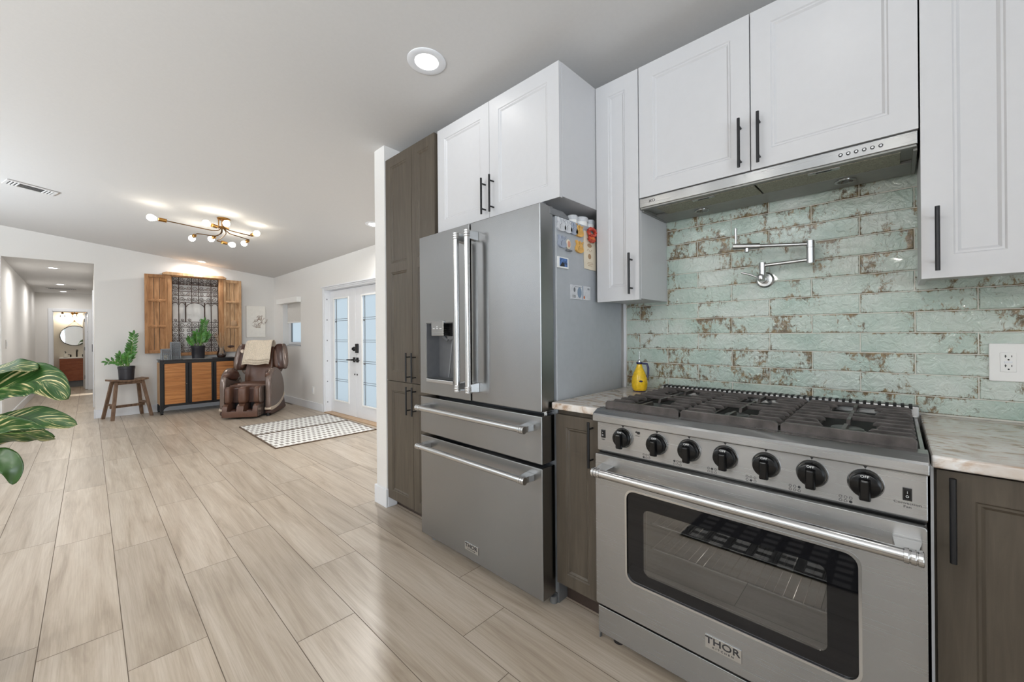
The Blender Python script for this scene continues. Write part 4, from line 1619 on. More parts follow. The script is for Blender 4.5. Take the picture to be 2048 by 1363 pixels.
# ------------------------------------------------------------------ carved window panel with iron grille
t = thing('window_panel', 'antique wooden window frame with iron scroll grille and open shutters on the wall', 'wall decor', (1.24, 8.5, .90))
YF = 8.50
m = MB()
m.box(.872, .926, YF - .03, 8.566, .905, 2.19)
m.box(1.551, 1.622, YF - .03, 8.566, .905, 2.20)
m.box(.926, 1.551, YF - .03, 8.566, .885, .935)
m.box(.926, 1.551, YF - .03, 8.566, 2.172, 2.20)
obj('frame', m, M['old_wood'], t, bevel=.006)
m = MB()
m.prism([(.816, 2.19), (.816, 2.226), (.86, 2.242), (1.61, 2.236), (1.655, 2.212), (1.655, 2.186)], 'y', YF - .06, 8.566)
obj('top_rail', m, M['old_wood_pale'], t, bevel=.006)


def shutter(x0, x1, z0, z1, mt, rails, T):
    m = MB(T)
    sw = .044
    yA, yB = 8.475, 8.515
    m.box(x0, x0 + sw, yA, yB, z0, z1)
    m.box(x1 - sw, x1, yA, yB, z0, z1)
    zs = [z0, *rails, z1]
    for i, z in enumerate(zs):
        h = .045 if 0 < i < len(zs) - 1 else .05
        a = z - h / 2 if 0 < i < len(zs) - 1 else (z if i == 0 else z - h)
        m.box(x0 + sw, x1 - sw, yA, yB, a, a + h)
        if 0 < i < len(zs) - 1:
            m.box(x0 + sw - .01, x1 - sw + .01, yA - .012, yA, a + .012, a + h - .012)
    s = obj('shutter', m, mt, t, bevel=.004)
    m = MB(T)
    zz = [z0 + .05, *rails, z1 - .05]
    n = 3
    for a, b in zip(zz, zz[1:]):
        w = (x1 - x0 - 2 * sw) / n
        for k in range(n):
            m.box(x0 + sw + k * w + .003, x0 + sw + (k + 1) * w - .003, yA + .020, yB - .004, a, b)
        for q in ((x0 + sw, x0 + sw + .012, a, b), (x1 - sw - .012, x1 - sw, a, b)):
            m.box(q[0], q[1], yA + .008, yA + .02, q[2], q[3])
    obj('shutter_boards', m, mt, s, bevel=.003)
    return s


shutter(.600, .890, .937, 2.188, M['old_wood'], [1.365, 1.775], None)
s2 = shutter(1.612, 1.884, .926, 2.182, M['old_wood_pale'], [1.355, 1.795], None)
m = MB(); m.sq((1.72, 8.475, 1.02), (.05, .006, .022), 1, 1, 14, 8)
obj('burnt_patch', m, M['leather_dark'], s2, smooth=40)
m = MB(); m.sq((1.77, 8.482, 1.42), (.05, .012, .06), 1, 1, 14, 8)
obj('worn_patch', m, M['twig'], s2, smooth=40)
m = MB()
GX = [.932, 1.017, 1.186, 1.278, 1.448, 1.545]
GZ = [2.178, 2.102, 2.056, 1.945, 1.875, 1.765, 1.439, 1.352, 1.177, 1.009, .935]
YG = YF + .01
for x in GX:
    if x in (1.186, 1.278):
        m.tube([(x, YG, 2.178), (x, YG, 1.765)], .0055, 6)
        m.tube([(x, YG, 1.439), (x, YG, .935)], .0055, 6)
    else:
        m.tube([(x, YG, 2.178), (x, YG, .935)], .0065, 6)
for x in (1.104, 1.358):
    m.tube([(x, YG, 1.765), (x, YG, 1.439)], .009, 6)
for z in GZ:
    m.tube([(.926, YG, z), (1.551, YG, z)], .0055, 6)


def spiral(x, z, r, turns, a0, s):
    n = int(14 * turns)
    m.tube([(x + r * (1 - .85 * i / n) * math.cos(a0 + s * 2 * PI * turns * i / n), YG, z + r * (1 - .85 * i / n) * math.sin(a0 + s * 2 * PI * turns * i / n)) for i in range(n + 1)], .0042, 5)


for zi in range(len(GZ) - 1):
    zt, zb = GZ[zi], GZ[zi + 1]
    if (zt, zb) == (1.765, 1.439):
        continue
    h = zt - zb
    for xi in range(len(GX) - 1):
        xa, xb = GX[xi], GX[xi + 1]
        w = xb - xa
        if h > .13:
            nx = 2 if w > .12 else 1
            for i in range(nx):
                cx_ = xa + w * (i + .5) / nx
                rr_ = min(w / nx, h / 2) * .44
                s = 1 if i == 0 else -1
                spiral(cx_, zt - h * .27, rr_, 1.6, PI / 2, s)
                spiral(cx_, zb + h * .27, rr_, 1.6, -PI / 2, -s)
        else:
            nx = max(1, round(w / h)) if h > .06 else max(2, round(w / h))
            for i in range(nx):
                spiral(xa + w * (i + .5) / nx, (zt + zb) / 2, min(w / nx, h) * .43, 1.5, PI if i % 2 else 0, 1 if i % 2 else -1)
m.tube([(1.104 + .127 * (1 - math.cos(a)), YG, 1.66 + .10 * math.sin(a)) for a in [PI * i / 16 for i in range(17)]], .006, 6)
for x, s in ((1.15, 1), (1.315, -1)):
    spiral(x, 1.472, .028, 1.5, -PI / 2, s)
for x in (.97, 1.06, 1.40, 1.50):
    m.tube([(x + .035 * math.cos(a), YG, 1.72 + .035 * math.sin(a)) for a in [PI * i / 10 for i in range(11)]], .0045, 5)
    spiral(x, 1.47, .024, 1.4, -PI / 2, 1)
obj('scroll_grille', m, M['scroll_iron'], t, smooth=60)

# ------------------------------------------------------------------ sideboard
t = thing('sideboard', 'sideboard with honey plank doors in black metal frames', 'sideboard', (1.24, 8.33, 0))
X0_, X1_, YA, YB, ZB, ZT_ = .742, 1.745, 8.145, 8.53, .118, .838
m = MB()
m.box(X0_ + .01, X1_ - .01, YA + .02, YB, ZB + .01, ZT_ - .01)
obj('body', m, M['black_metal'], t)
obj('side_board', bx(X0_ - .001, X0_ + .011, YA + .045, YB - .035, ZB + .03, ZT_ - .045), M['old_wood_pale'], t)
obj('top', bx(X0_ - .004, X1_ + .004, YA, YB, ZT_ - .01, ZT_), M['black_metal'], t, bevel=.003)
obj('top_inlay', bx(1.02, 1.40, YA + .01, YB - .03, ZT_, ZT_ + .003), plain('polished_top', lin(196, 196, 194), .15, .5), t)
m = MB()
for a, b in ((X0_, .788), (X1_ - .046, X1_)):
    m.box(a, b, YA, YA + .03, ZB, ZT_ - .01)
m.box(.788, X1_ - .046, YA, YA + .03, ZT_ - .055, ZT_ - .01)
m.box(.788, X1_ - .046, YA, YA + .03, ZB, ZB + .032)
obj('face_frame', m, M['black_metal'], t, bevel=.002)
for k, (a, b) in enumerate(((.788, 1.085), (1.09, 1.408), (1.412, 1.697))):
    m = MB()
    fa, fb = a + .002, b - .002
    sl = .006 if k == 0 else .036
    sr_ = .036 if k == 0 else (.024 if k == 1 else .008)
    m.box(fa, fa + sl, YA - .008, YA + .01, ZB + .034, ZT_ - .057)
    m.box(fb - sr_, fb, YA - .008, YA + .01, ZB + .034, ZT_ - .057)
    d = obj('door', m, M['black_metal'], t, bevel=.0015)
    m = MB()
    m.rl = m.bm.loops.layers.float_color.new('rnd')
    n = 9
    za, zb = ZB + .036, ZT_ - .058
    for i in range(n):
        fcs = m.box(fa + sl, fb - sr_, YA - .004, YA + .008, za + (zb - za) * i / n + .0008, za + (zb - za) * (i + 1) / n - .0008)
        m.rnd(fcs, (random.random(), random.random(), random.random(), 1))
    obj('plank_panel', m, M['oak'], d)
m = MB(); m.sq((1.062, YA - .016, .455), (.006, .009, .007), 1, 1, 12, 8)
obj('door_knob', m, M['steel_bright'], t, smooth=40)
for x, sx in ((X0_, 1), (X1_, -1)):
    for y, fr in ((YA, True), (YB - .03, False)):
        m = MB()
        m.box(min(x, x + sx * .04), max(x, x + sx * .04), y, y + .03, .022, ZB + .01)
        if fr:
            m.prism([(x + sx * .04, ZB), (x + sx * .04, .06), (x + sx * .05, .085), (x + sx * .075, .107), (x + sx * .11, ZB)], 'y', y + .005, y + .02)
        m.lathe([(.018, 0), (.022, .006), (.010, .014), (.010, .024)], (x + sx * .02, y + .015, 0), n=14)
        obj('leg', m, M['black_metal'], t, bevel=.002)


def lantern(x0, x1, y0, y1, z0, z1, lab, candle):
    t = thing('lantern', lab, 'lantern', ((x0 + x1) / 2, (y0 + y1) / 2, z0))
    m = MB()
    th = .006
    def face(u, rows, cols):
        # u(a, b, d): a across 0..1, b up 0..1, d depth
        for i in range(cols + 1):
            for sgn in (1, -1):
                pass
        W_, H_ = x1 - x0, z1 - z0
        step = W_ / cols
        k = int(H_ / step)
        for i in range(cols):
            for j in range(k):
                ca, cb = (i + .5) / cols, (j + .5) / k
                ra, rb = .5 / cols, .5 / k
                P = [(ca + ra * .98 * math.cos(q), cb + rb * .98 * math.sin(q)) for q in [PI * 2 * n / 8 for n in range(9)]]
                m.tube([u(a, b) for a, b in P], .0032, 4)
    face(lambda a, b: (x0 + a * (x1 - x0), y0, z0 + b * (z1 - z0)), 8, 5)
    face(lambda a, b: (x0 + a * (x1 - x0), y1, z0 + b * (z1 - z0)), 8, 5)
    face(lambda a, b: (x0, y0 + a * (y1 - y0), z0 + b * (z1 - z0)), 8, 5)
    face(lambda a, b: (x1, y0 + a * (y1 - y0), z0 + b * (z1 - z0)), 8, 5)
    obj('fretwork', m, M['lantern'], t)
    m = MB()
    for x in (x0, x1):
        for y in (y0, y1):
            m.box(x - .004, x + .004, y - .004, y + .004, z0, z1)
    for z in (z0 + .004, z1 - .004):
        for q in ((x0, x1, y0 - .004, y0 + .004), (x0, x1, y1 - .004, y1 + .004), (x0 - .004, x0 + .004, y0, y1), (x1 - .004, x1 + .004, y0, y1)):
            m.box(q[0], q[1], q[2], q[3], z - .004, z + .004)
    m.box(x0, x1, y0, y1, z0, z0 + .004)
    obj('case', m, M['lantern'], t)
    if candle:
        m = MB(); m.cyl(((x0 + x1) / 2, (y0 + y1) / 2, z0 + .004), ((x0 + x1) / 2, (y0 + y1) / 2, z0 + .075), .028, n=20)
        obj('candle', m, M['candle'], t, smooth=40)


lantern(.775, .890, 8.25, 8.365, .838, 1.008, 'shorter grey fretwork lantern with a candle, left end of the sideboard', True)
lantern(.896, 1.008, 8.31, 8.42, .838, 1.112, 'taller grey fretwork lantern on the sideboard beside the potted plant', False)


# ------------------------------------------------------------------ zz plants
def pot(t, c, r, h):
    m = MB(); m.lathe([(r * .86, 0), (r * .88, .01), (r * .96, h * .78), (r * 1.0, h * .80), (r * 1.02, h), (r * .95, h), (r * .93, h * .9)], c, n=32, caps=True)
    obj('pot', m, M['pot_black'], t, smooth=40)
    m = MB(); m.lathe([(.001, h * .88), (r * .93, h * .87)], c, n=24, caps=False)
    obj('soil', m, M['soil'], t)


def zz_stem(t, P, n, ll, lw, seed):
    rnd = random.Random(seed)
    P = [Vector(p) for p in P]
    def at(u):
        u = min(max(u, 0), .9999) * (len(P) - 1)
        i = int(u); u -= i
        a, b, c, d = P[max(i - 1, 0)], P[i], P[i + 1], P[min(i + 2, len(P) - 1)]
        return .5 * ((2 * b) + (c - a) * u + (2 * a - 5 * b + 4 * c - d) * u * u + (3 * b - a - 3 * c + d) * u ** 3)
    m = MB()
    m.tube([at(i / 10) for i in range(11)], .007, 7, rr=[.009 - .007 * i / 10 for i in range(11)])
    st = obj('stem', m, M['stem'], t, smooth=60)
    m = MB()
    for i in range(n):
        u = .28 + .72 * i / (n - 1)
        p = at(u)
        d = (at(min(u + .02, 1)) - at(u - .02)).normalized()
        sd = d.cross(Vector((0, -1, .15))).normalized() * (1 if i % 2 else -1)
        ld = (sd * .75 + d * .62 + Vector((0, rnd.uniform(-.35, .15), rnd.uniform(-.05, .15)))).normalized()
        if i >= n - 1:
            ld = d
        L = ll * rnd.uniform(.85, 1.1) * (1 - .25 * abs(u - .6))
        wd = ld.cross(Vector((0, -1, .3))).normalized()
        nr = ld.cross(wd).normalized()
        def fn(a, b):
            w = lw * math.sin(PI * min(a * .93 + .05, 1)) ** .8 * (1 - .25 * a)
            return p + ld * (L * a) + wd * (w * (b - .5)) + nr * (.12 * L * ((b - .5) ** 2 * 2 - .35 * math.sin(PI * a)))
        m.grid(fn, 5, 2)
    obj('leaflets', m, M['leaf'], st, smooth=80)


c = (.382, 8.32, .5665)
t = thing('potted_plant', 'glossy zz plant in black pot on the wooden stool', 'potted plant', c)
pot(t, c, .097, .20)
zz_stem(t, [(.40, 8.32, .735), (.425, 8.32, .87), (.445, 8.31, 1.05), (.462, 8.31, 1.235)], 22, .085, .036, 1)
zz_stem(t, [(.375, 8.33, .735), (.385, 8.34, .84), (.41, 8.35, .95), (.43, 8.36, 1.05)], 16, .085, .036, 2)
zz_stem(t, [(.36, 8.30, .735), (.345, 8.29, .80), (.325, 8.28, .87), (.315, 8.27, .93)], 12, .08, .034, 3)
zz_stem(t, [(.34, 8.29, .735), (.31, 8.28, .80), (.25, 8.27, .845), (.17, 8.26, .845)], 10, .07, .034, 4)
zz_stem(t, [(.39, 8.29, .735), (.395, 8.28, .80), (.39, 8.27, .87), (.40, 8.26, .93)], 12, .08, .034, 5)
c = (1.237, 8.31, .8412)
t = thing('potted_plant', 'bright green zz plant in black pot on the sideboard', 'potted plant', c)
pot(t, c, .094, .208)
zz_stem(t, [(1.25, 8.31, 1.02), (1.275, 8.31, 1.15), (1.30, 8.30, 1.30), (1.322, 8.30, 1.45)], 22, .075, .036, 6)
zz_stem(t, [(1.26, 8.30, 1.02), (1.30, 8.29, 1.10), (1.335, 8.28, 1.18), (1.36, 8.27, 1.24)], 14, .08, .036, 7)
zz_stem(t, [(1.23, 8.32, 1.02), (1.22, 8.32, 1.10), (1.215, 8.32, 1.18), (1.22, 8.32, 1.25)], 14, .085, .036, 8)
zz_stem(t, [(1.20, 8.30, 1.02), (1.17, 8.29, 1.07), (1.14, 8.28, 1.12), (1.12, 8.27, 1.16)], 12, .07, .036, 9)
zz_stem(t, [(1.255, 8.28, 1.02), (1.265, 8.26, 1.10), (1.275, 8.25, 1.18), (1.27, 8.24, 1.23)], 14, .085, .036, 10)

# vase with twigs
c = (1.55, 8.30, .838)
t = thing('glass_vase', 'round glass vase with dry twigs and dark potpourri on the sideboard', 'vase', c)
m = MB(); m.lathe([(.04, 0), (.058, .015), (.068, .05), (.06, .09), (.042, .13), (.036, .165), (.042, .185)], c, n=28, caps=False)
obj('glass_bowl', m, M['clear'], t, smooth=60)
m = MB(); m.lathe([(.001, .004), (.052, .008), (.062, .03), (.061, .055), (.03, .066), (.001, .068)], c, n=24, caps=False)
obj('potpourri', m, M['pebble'], t, smooth=60)['kind'] = 'stuff'
m = MB()
rn = random.Random(3)
for k in range(16):
    a, b = rn.uniform(-1, 1), rn.uniform(-1, 1)
    m.tube([(c[0] + a * .02, c[1] + b * .02, .90), (c[0] + a * .03, c[1] + b * .025, 1.03), (c[0] + a * .06, c[1] + b * .05, 1.14), (c[0] + a * .09, c[1] + b * .07, 1.20 + rn.uniform(0, .09))], .0034, 4)
obj('twigs', m, M['twig'], t)['kind'] = 'stuff'

# ------------------------------------------------------------------ stool
t = thing('wooden_stool', 'rustic wooden bench stool carrying the potted plant by the hallway corner', 'stool', (.39, 8.33, 0))
SA = Vector((.20, 8.235, .545)); 
xv = Vector((.42, .13, 0)).normalized()
TS = Matrix(((xv.x, -xv.y, 0, .393), (xv.y, xv.x, 0, 8.34), (0, 0, 1, 0), (0, 0, 0, 1)))
m = MB(TS)
n = 10
m.loops([[(-.215 + .43 * i / n, s, .536 + .02 * (2 * i / n - 1) ** 2 + dz) for s, dz in ((-.11, 0), (.11, 0), (.11, .026), (-.11, .026))] for i in range(n + 1)])
obj('seat', m, M['stool_wood'], t, bevel=.004)
LEG = []
for sx in (-1, 1):
    for sy in (-1, 1):
        m = MB(TS)
        top, bot = Vector((sx * .150, sy * .07, .545)), Vector((sx * .225, sy * .155, 0))
        w = .019
        m.loops([[q + Vector((i * w, j * w, 0)) for i, j in ((-1, -1), (1, -1), (1, 1), (-1, 1))] for q in (bot, top)])
        obj('leg', m, M['stool_wood'], t, bevel=.003)
for sx in (-1, 1):
    m = MB(TS)
    a = .40; x = sx * (.225 - .075 * .45)
    m.box(x - .011, x + .011, -.11, .11, .195, .225)
    obj('side_stretcher', m, M['stool_wood'], t, bevel=.002)
m = MB(TS); m.box(-.20, .20, -.013, .013, .155, .192)
obj('long_stretcher', m, M['stool_wood'], t, bevel=.002)
m = MB(TS)
for sy in (-1, 1):
    m.box(-.15, .15, sy * .075 - .009, sy * .075 + .009, .50, .537)
obj('apron', m, M['stool_wood'], t, bevel=.002)

# ------------------------------------------------------------------ framed canvas
t = thing('canvas_print', 'pale canvas with a sepia ink sketch right of the open shutter', 'picture', (2.115, 8.55, 1.176))
obj('canvas', bx(1.972, 2.276, 8.535, 8.566, 1.176, 1.748), M['canvas'], t, bevel=.003)
m = MB()
rn = random.Random(11)
for k in range(26):
    x, z = 2.165 + rn.gauss(0, .028), 1.46 + rn.gauss(0, .055)
    a = rn.uniform(0, 6)
    m.tube([(x + .03 * q * math.cos(a + q), 8.5345, z + .03 * q * math.sin(a + q * 1.3)) for q in (0, .5, 1, 1.5, 1.9)], .0028 * rn.uniform(.5, 1.3), 4)
for k in range(10):
    m.tube([(2.05 + rn.uniform(0, .16), 8.5345, 1.36 + rn.uniform(-.02, .03)), (2.10 + rn.uniform(0, .16), 8.5345, 1.37 + rn.uniform(-.03, .03))], .002, 4)
obj('ink_sketch', m, M['ink'], t)

# ------------------------------------------------------------------ rugs by the doors
for lab, a, b in (('white and grey woven runner at the doors, the one nearer the brown chair', 5.575, 6.262), ('white and grey woven runner at the doors, the one nearer the kitchen', 4.765, 5.555)):
    t = thing('woven_rug', lab, 'rug', (1.92, (a + b) / 2, 0), 'woven runners inside the double doors')
    m = MB(); m.box(1.362, 2.492, a + .008, b - .008, .001, .009)
    obj('weave', m, M['rug'], t)
    m = MB()
    for q in ((1.352, 1.366, a, b), (2.488, 2.502, a, b), (1.366, 2.488, a, a + .012), (1.366, 2.488, b - .012, b)):
        m.box(q[0], q[1], q[2], q[3], .0005, .0105)
    obj('binding', m, M['rug_edge'], t)

# ------------------------------------------------------------------ massage chair
t = thing('massage_chair', 'brown leather massage recliner with footrest by the window', 'armchair', (1.49, 6.848, 0), None, -math.radians(34.8))
L = dict(local=True)


def rb(name, c, s, mt, r=.03, sub=2, taper=None, R=None, par=t, fn=None):
    m = MB()
    m.sq(c, (s[0] / 2, s[1] / 2, s[2] / 2), .32, .32, 28, 16, R, 0, fn)
    return obj(name, m, mt, par, smooth=60, local=True)


def rx(a):
    return Matrix.Rotation(a, 3, 'X')


# foot block
m = MB()
prof = [(.0, .03), (-.01, .10), (.015, .185), (.06, .215), (.24, .215), (.26, .03)]
for u0, u1 in ((-.228, -.165), (-.045, .045), (.165, .228)):
    m.prism(prof, 'x', u0, u1)
for u0, u1 in ((-.165, -.045), (.045, .165)):
    m.prism([(.0, .03), (-.01, .10), (-.006, .115), (.05, .10), (.20, .075), (.26, .075), (.26, .03)], 'x', u0, u1)
bmesh.ops.remove_doubles(m.bm, verts=m.bm.verts, dist=1e-5)
fr = obj('foot_block', m, M['leather'], t, bevel=.016, seg=3, local=True, smooth=50)
obj('foot_side', bx(.2285, .236, .01, .255, .035, .20), M['shell'], fr, bevel=.006, local=True)
obj('foot_side', bx(-.236, -.2285, .01, .255, .035, .20), M['shell'], fr, bevel=.006, local=True)
m = MB()
for u in (-.105, .105):
    m.sq((u, .12, .108), (.05, .09, .02), .5, .6, 18, 8)
obj('foot_well', m, M['leather_dark'], fr, local=True, smooth=60)
# calf block
for u, w, nm in ((-.19, .085, 'calf_pad'), (0, .125, 'calf_pad'), (.19, .085, 'calf_pad')):
    m = MB()
    m.sq((u, .165, .335), (w / 2, .115, .125), .45, .5, 24, 14)
    obj('calf_pad', m, M['leather'], t, local=True, smooth=60)
for u in (-.234, .234):
    m = MB(); m.sq((u, .17, .335), (.012, .112, .120), .4, .6, 20, 12)
    obj('calf_shell', m, M['shell'], t, local=True, smooth=60)
obj('calf_channel', bx(-.225, .225, .17, .28, .215, .43), M['leather_dark'], t, bevel=.01, local=True)
# seat and backrest
rb('seat', (0, .52, .41), (.50, .52, .15), M['leather'])
obj('seat_front', bx(-.245, .245, .255, .30, .40, .468), M['leather'], t, bevel=.015, seg=3, local=True)
RB_ = rx(math.radians(-20))
m = MB()
m.sq((0, .80, .70), (.215, .085, .34), .4, .5, 28, 20, RB_, 0, lambda p: Vector((p.x * (1 + .06 * p.z), p.y + .012 * math.sin(p.x * 70) * (1 if p.y < 0 else 0), p.z)))
obj('backrest', m, M['leather'], t, local=True, smooth=60)
m = MB()
m.sq((0, .875, .80), (.31, .06, .27), .5, .6, 28, 20, RB_)
obj('back_shell', m, M['shell'], t, local=True, smooth=60)
for s in (-1, 1):
    RW = Matrix.Rotation(s * math.radians(28), 3, 'Z') @ rx(math.radians(-16))
    m = MB()
    m.sq((s * .275, .80, .86), (.095, .06, .215), .75, .8, 24, 20, RW)
    wv = obj('head_wing', m, M['leather_dark'], t, local=True, smooth=60)
    m = MB()
    m.sq((s * .325, .83, .86), (.055, .085, .215), .75, .8, 24, 20, RW)
    obj('wing_shell', m, M['shell'], wv, local=True, smooth=60)
    m = MB()
    m.sq((s * .235, .752, .84), (.05, .035, .16), .8, .8, 20, 14, RW)
    obj('wing_pad', m, M['leather'], wv, local=True, smooth=60)
    if s > 0:
        continue
    m = MB()
    m.lathe([(.03, 0), (.03, .006), (.022, .01)], (s * .255, .735, .955), (-s * .35, -1, .1), 20)
    obj('speaker', m, M['beige_band'], wv, local=True, smooth=40)
# arms
ARM = outline([(.185, .10), (.178, .30), (.18, .50), (.215, .60), (.30, .68), (.42, .715), (.56, .68), (.68, .58), (.755, .44), (.765, .30), (.70, .19), (.50, .115), (.32, .09)], 4)
BAND = outline([(.19, .085), (.19, .135), (.36, .135), (.54, .165), (.69, .235), (.745, .285), (.755, .245), (.70, .18), (.54, .115), (.36, .085)], 3)
BASE = outline([(.215, .025), (.205, .085), (.36, .085), (.54, .115), (.70, .175), (.745, .215), (.80, .10), (.82, .03), (.5, .02)], 3)
for s in (-1, 1):
    u0, u1 = (.262, .345) if s > 0 else (-.345, -.262)
    m = MB(); m.prism([(p.x, p.y) for p in ARM], 'x', u0, u1)
    a = obj('armrest', m, M['shell'], t, bevel=.028, seg=4, local=True, smooth=60)
    m = MB(); m.prism([(p.x, p.y) for p in BAND], 'x', u0 - .002, u1 + .003)
    obj('trim_band', m, M['beige_band'], a, bevel=.006, local=True, smooth=60)
    m = MB(); m.prism([(p.x, p.y) for p in BASE], 'x', u0 + .004, u1 - .004)
    obj('base', m, M['leather_dark'], t, bevel=.012, local=True, smooth=60)
    m = MB(); m.sq((s * .262, .42, .60), (.045, .17, .075), .7, .8, 24, 14, rx(math.radians(-8)))
    obj('arm_airbag', m, M['leather_dark'], a, local=True, smooth=60)
    m = MB(); m.sq((s * .285, .33, .645), (.05, .13, .03), .7, .8, 24, 14, rx(math.radians(24)))
    obj('arm_pad', m, M['leather'], a, local=True, smooth=60)
    m = MB(); m.cyl((s * .30, .20, 0), (s * .30, .20, .05), .022, n=14)
    obj('castor', m, M['black'], t, local=True, smooth=40)
obj('underframe', bx(-.27, .27, .26, .78, .0, .34), M['black'], t, local=True)

# throw over the headrest
cth = Matrix.Rotation(-math.radians(34.8), 4, 'Z')
TC = Matrix.Translation((1.49, 6.848, 0)) @ cth
m = MB(TC)
prof = [(.628, .745), (.648, .82), (.672, .90), (.700, .98), (.728, 1.06), (.77, 1.112), (.84, 1.115), (.90, 1.07), (.93, .98)]


def thr(dx0, dx1, off, cut):
    def fn(a, b):
        q = cut + (1 - cut) * a
        u = q * (len(prof) - 1)
        i = min(int(u), len(prof) - 2); u -= i
        w = prof[i][0] * (1 - u) + prof[i + 1][0] * u
        z = prof[i][1] * (1 - u) + prof[i + 1][1] * u
        x = dx0 + (dx1 - dx0) * b + .035 * (1 - q) * (b - .5) * 1.2 - .02 * (1 - q)
        return (x, w - .012 - off + .006 * math.sin(b * 17 + a * 5), z + off * .5 + .010 * math.sin(b * 9) * (1 - q))
    return fn


m.grid(thr(-.185, .165, 0, 0), 20, 16)
m.grid(thr(-.165, .175, .012, .04), 20, 16)
m.grid(thr(-.135, .185, .024, .09), 20, 16)
solo('throw_blanket', m, M['throw'], 'cream textured throw folded over the headrest of the brown chair', 'blanket', thick=.009, smooth=70)

# ------------------------------------------------------------------ hall doors and bathroom
m = MB()
m.box(.042, .056, HD[0], HD[0] + .06, 0, HD[3] + .06)
m.box(.042, .056, HD[1] - .06, HD[1], 0, HD[3] + .06)
m.box(.042, .056, HD[0] + .06, HD[1] - .06, HD[3], HD[3] + .06)
d = struct('door_3', bx(.049, .0558, HD[0] + .06, HD[1] - .06, .008, HD[3]), M['trim'])
struct('trim_6', m, M['trim'], bevel=.002)
m = MB(); m.box(.036, .049, 10.79, 10.87, .93, 1.07)
obj('door_handle', m, M['black_metal'], d, bevel=.003)
m = MB()
for q in ((-.614, -.552, 0, 1.842), (-.012, .05, 0, 1.842)):
    m.box(q[0], q[1], 13.385, 13.40, q[2], q[3])
m.box(-.552, -.012, 13.385, 13.40, 1.78, 1.842)
for q in ((-.552, -.540), (-.024, -.012)):
    m.box(q[0], q[1], 13.40, 13.50, 0, 1.78)
m.box(-.552, -.012, 13.40, 13.50, 1.768, 1.78)
struct('trim_7', m, M['trim'], bevel=.003)
TD = Matrix.Translation((-.026, 13.47, 0)) @ Matrix.Rotation(math.radians(4), 4, 'Z')
m = MB(TD); m.box(-.04, 0, 0, .52, .01, 1.76)
d = struct('door_4', m, M['trim'], bevel=.003)
for z in (.25, .9, 1.55):
    m = MB(TD); m.cyl((-.044, .004, z), (-.044, .004, z + .08), .007, n=10)
    obj('hinge', m, M['grey_metal'], d, smooth=40)

t = thing('bathroom_vanity', 'slatted walnut vanity with white top seen through the hallway door', 'vanity', (-.2, 14.75, .06))
obj('cabinet', bx(-.492, .18, 14.515, 14.998, .145, .690), M['vanity_wood'], t)
obj('plinth', bx(-.47, .16, 14.56, 14.998, 0, .145), M['fridge_dark'], t)
for a, b, z0, z1 in ((-.492, -.205, .15, .60), (-.199, .18, .15, .60), (-.492, .18, .604, .69)):
    m = MB()
    n = int(round((z1 - z0) / .026))
    for i in range(n):
        za = z0 + (z1 - z0) * i / n
        m.box(a, b, 14.50, 14.515, za, za + .019)
    obj('slatted_front', m, M['vanity_wood'], t, bevel=.002)
obj('vanity_top', bx(-.50, .19, 14.49, 14.998, .690, .712), M['white_plastic'], t, bevel=.003)
t = thing('faucet', 'black three piece faucet on the white vanity top', 'faucet', (-.2, 14.85, .712))
m = MB(); m.tube([(-.215, 14.86, .713), (-.215, 14.86, .86), (-.215, 14.84, .885), (-.205, 14.80, .885), (-.20, 14.77, .86)], .014, 10)
obj('spout', m, M['black_metal'], t, smooth=60)
for x, s in ((-.318, -1), (-.11, 1)):
    m = MB(); m.cyl((x, 14.86, .713), (x, 14.86, .775), .014, n=12); m.box(min(x, x + s * .05), max(x, x + s * .05), 14.85, 14.87, .768, .78)
    obj('tap_handle', m, M['black_metal'], t, bevel=.002)
t = thing('soap_dispenser', 'small white soap bottle with black pump on the vanity', 'soap bottle', (-.40, 14.75, .712))
m = MB(); m.lathe([(.034, 0), (.035, .008), (.035, .085), (.012, .10)], (-.40, 14.75, .7125), n=20)
obj('bottle', m, M['white_plastic'], t, smooth=40)
m = MB(); m.lathe([(.036, 0), (.036, .006)], (-.40, 14.75, .7125), n=20); 
obj('bottle_base', m, M['black'], t)
m = MB(); m.lathe([(.014, .10), (.014, .12), (.005, .122), (.005, .145)], (-.40, 14.75, .7125), n=14); m.box(-.425, -.392, 14.744, 14.756, .855, .864)
obj('pump', m, M['black'], t)
t = thing('wall_mirror', 'oval black framed mirror hanging over the bathroom vanity', 'mirror', (-.25, 14.98, 1.0))
m = MB()
el = lambda k, y, n=48: [(-.25 + .245 * k * math.cos(2 * PI * i / n), y, 1.243 + .245 * k * math.sin(2 * PI * i / n)) for i in range(n)]
m.loops([el(.985, 14.985), el(.985, 14.978)])
obj('mirror_glass', m, M['mirror'], t)
m = MB(); P = el(1, 14.978); m.tube(P + [P[0]], .008, 8)
obj('mirror_frame', m, M['black_metal'], t, smooth=60)
m = MB(); m.tube([(-.45, 14.985, 1.38), (-.25, 14.985, 1.615), (-.05, 14.985, 1.38)], .004, 6)
obj('hanging_strap', m, M['brass'], t)
m = MB(); m.lathe([(.012, 0), (.018, .02)], (-.25, 14.999, 1.615), (0, -1, 0), 14)
obj('hook', m, M['dark_brass'], t, smooth=40)
t = thing('vanity_lamp', 'brass wall lamp with glowing glass shades above the bathroom mirror', 'wall lamp', (-.25, 14.95, 1.72))
m = MB(); m.cyl((-.48, 14.93, 1.83), (.05, 14.93, 1.83), .009, n=10)
m.lathe([(.06, 0), (.055, .03), (.02, .04)], (-.25, 14.999, 1.81), (0, -1, 0), 24)
obj('lamp_bar', m, M['brass'], t, smooth=40)
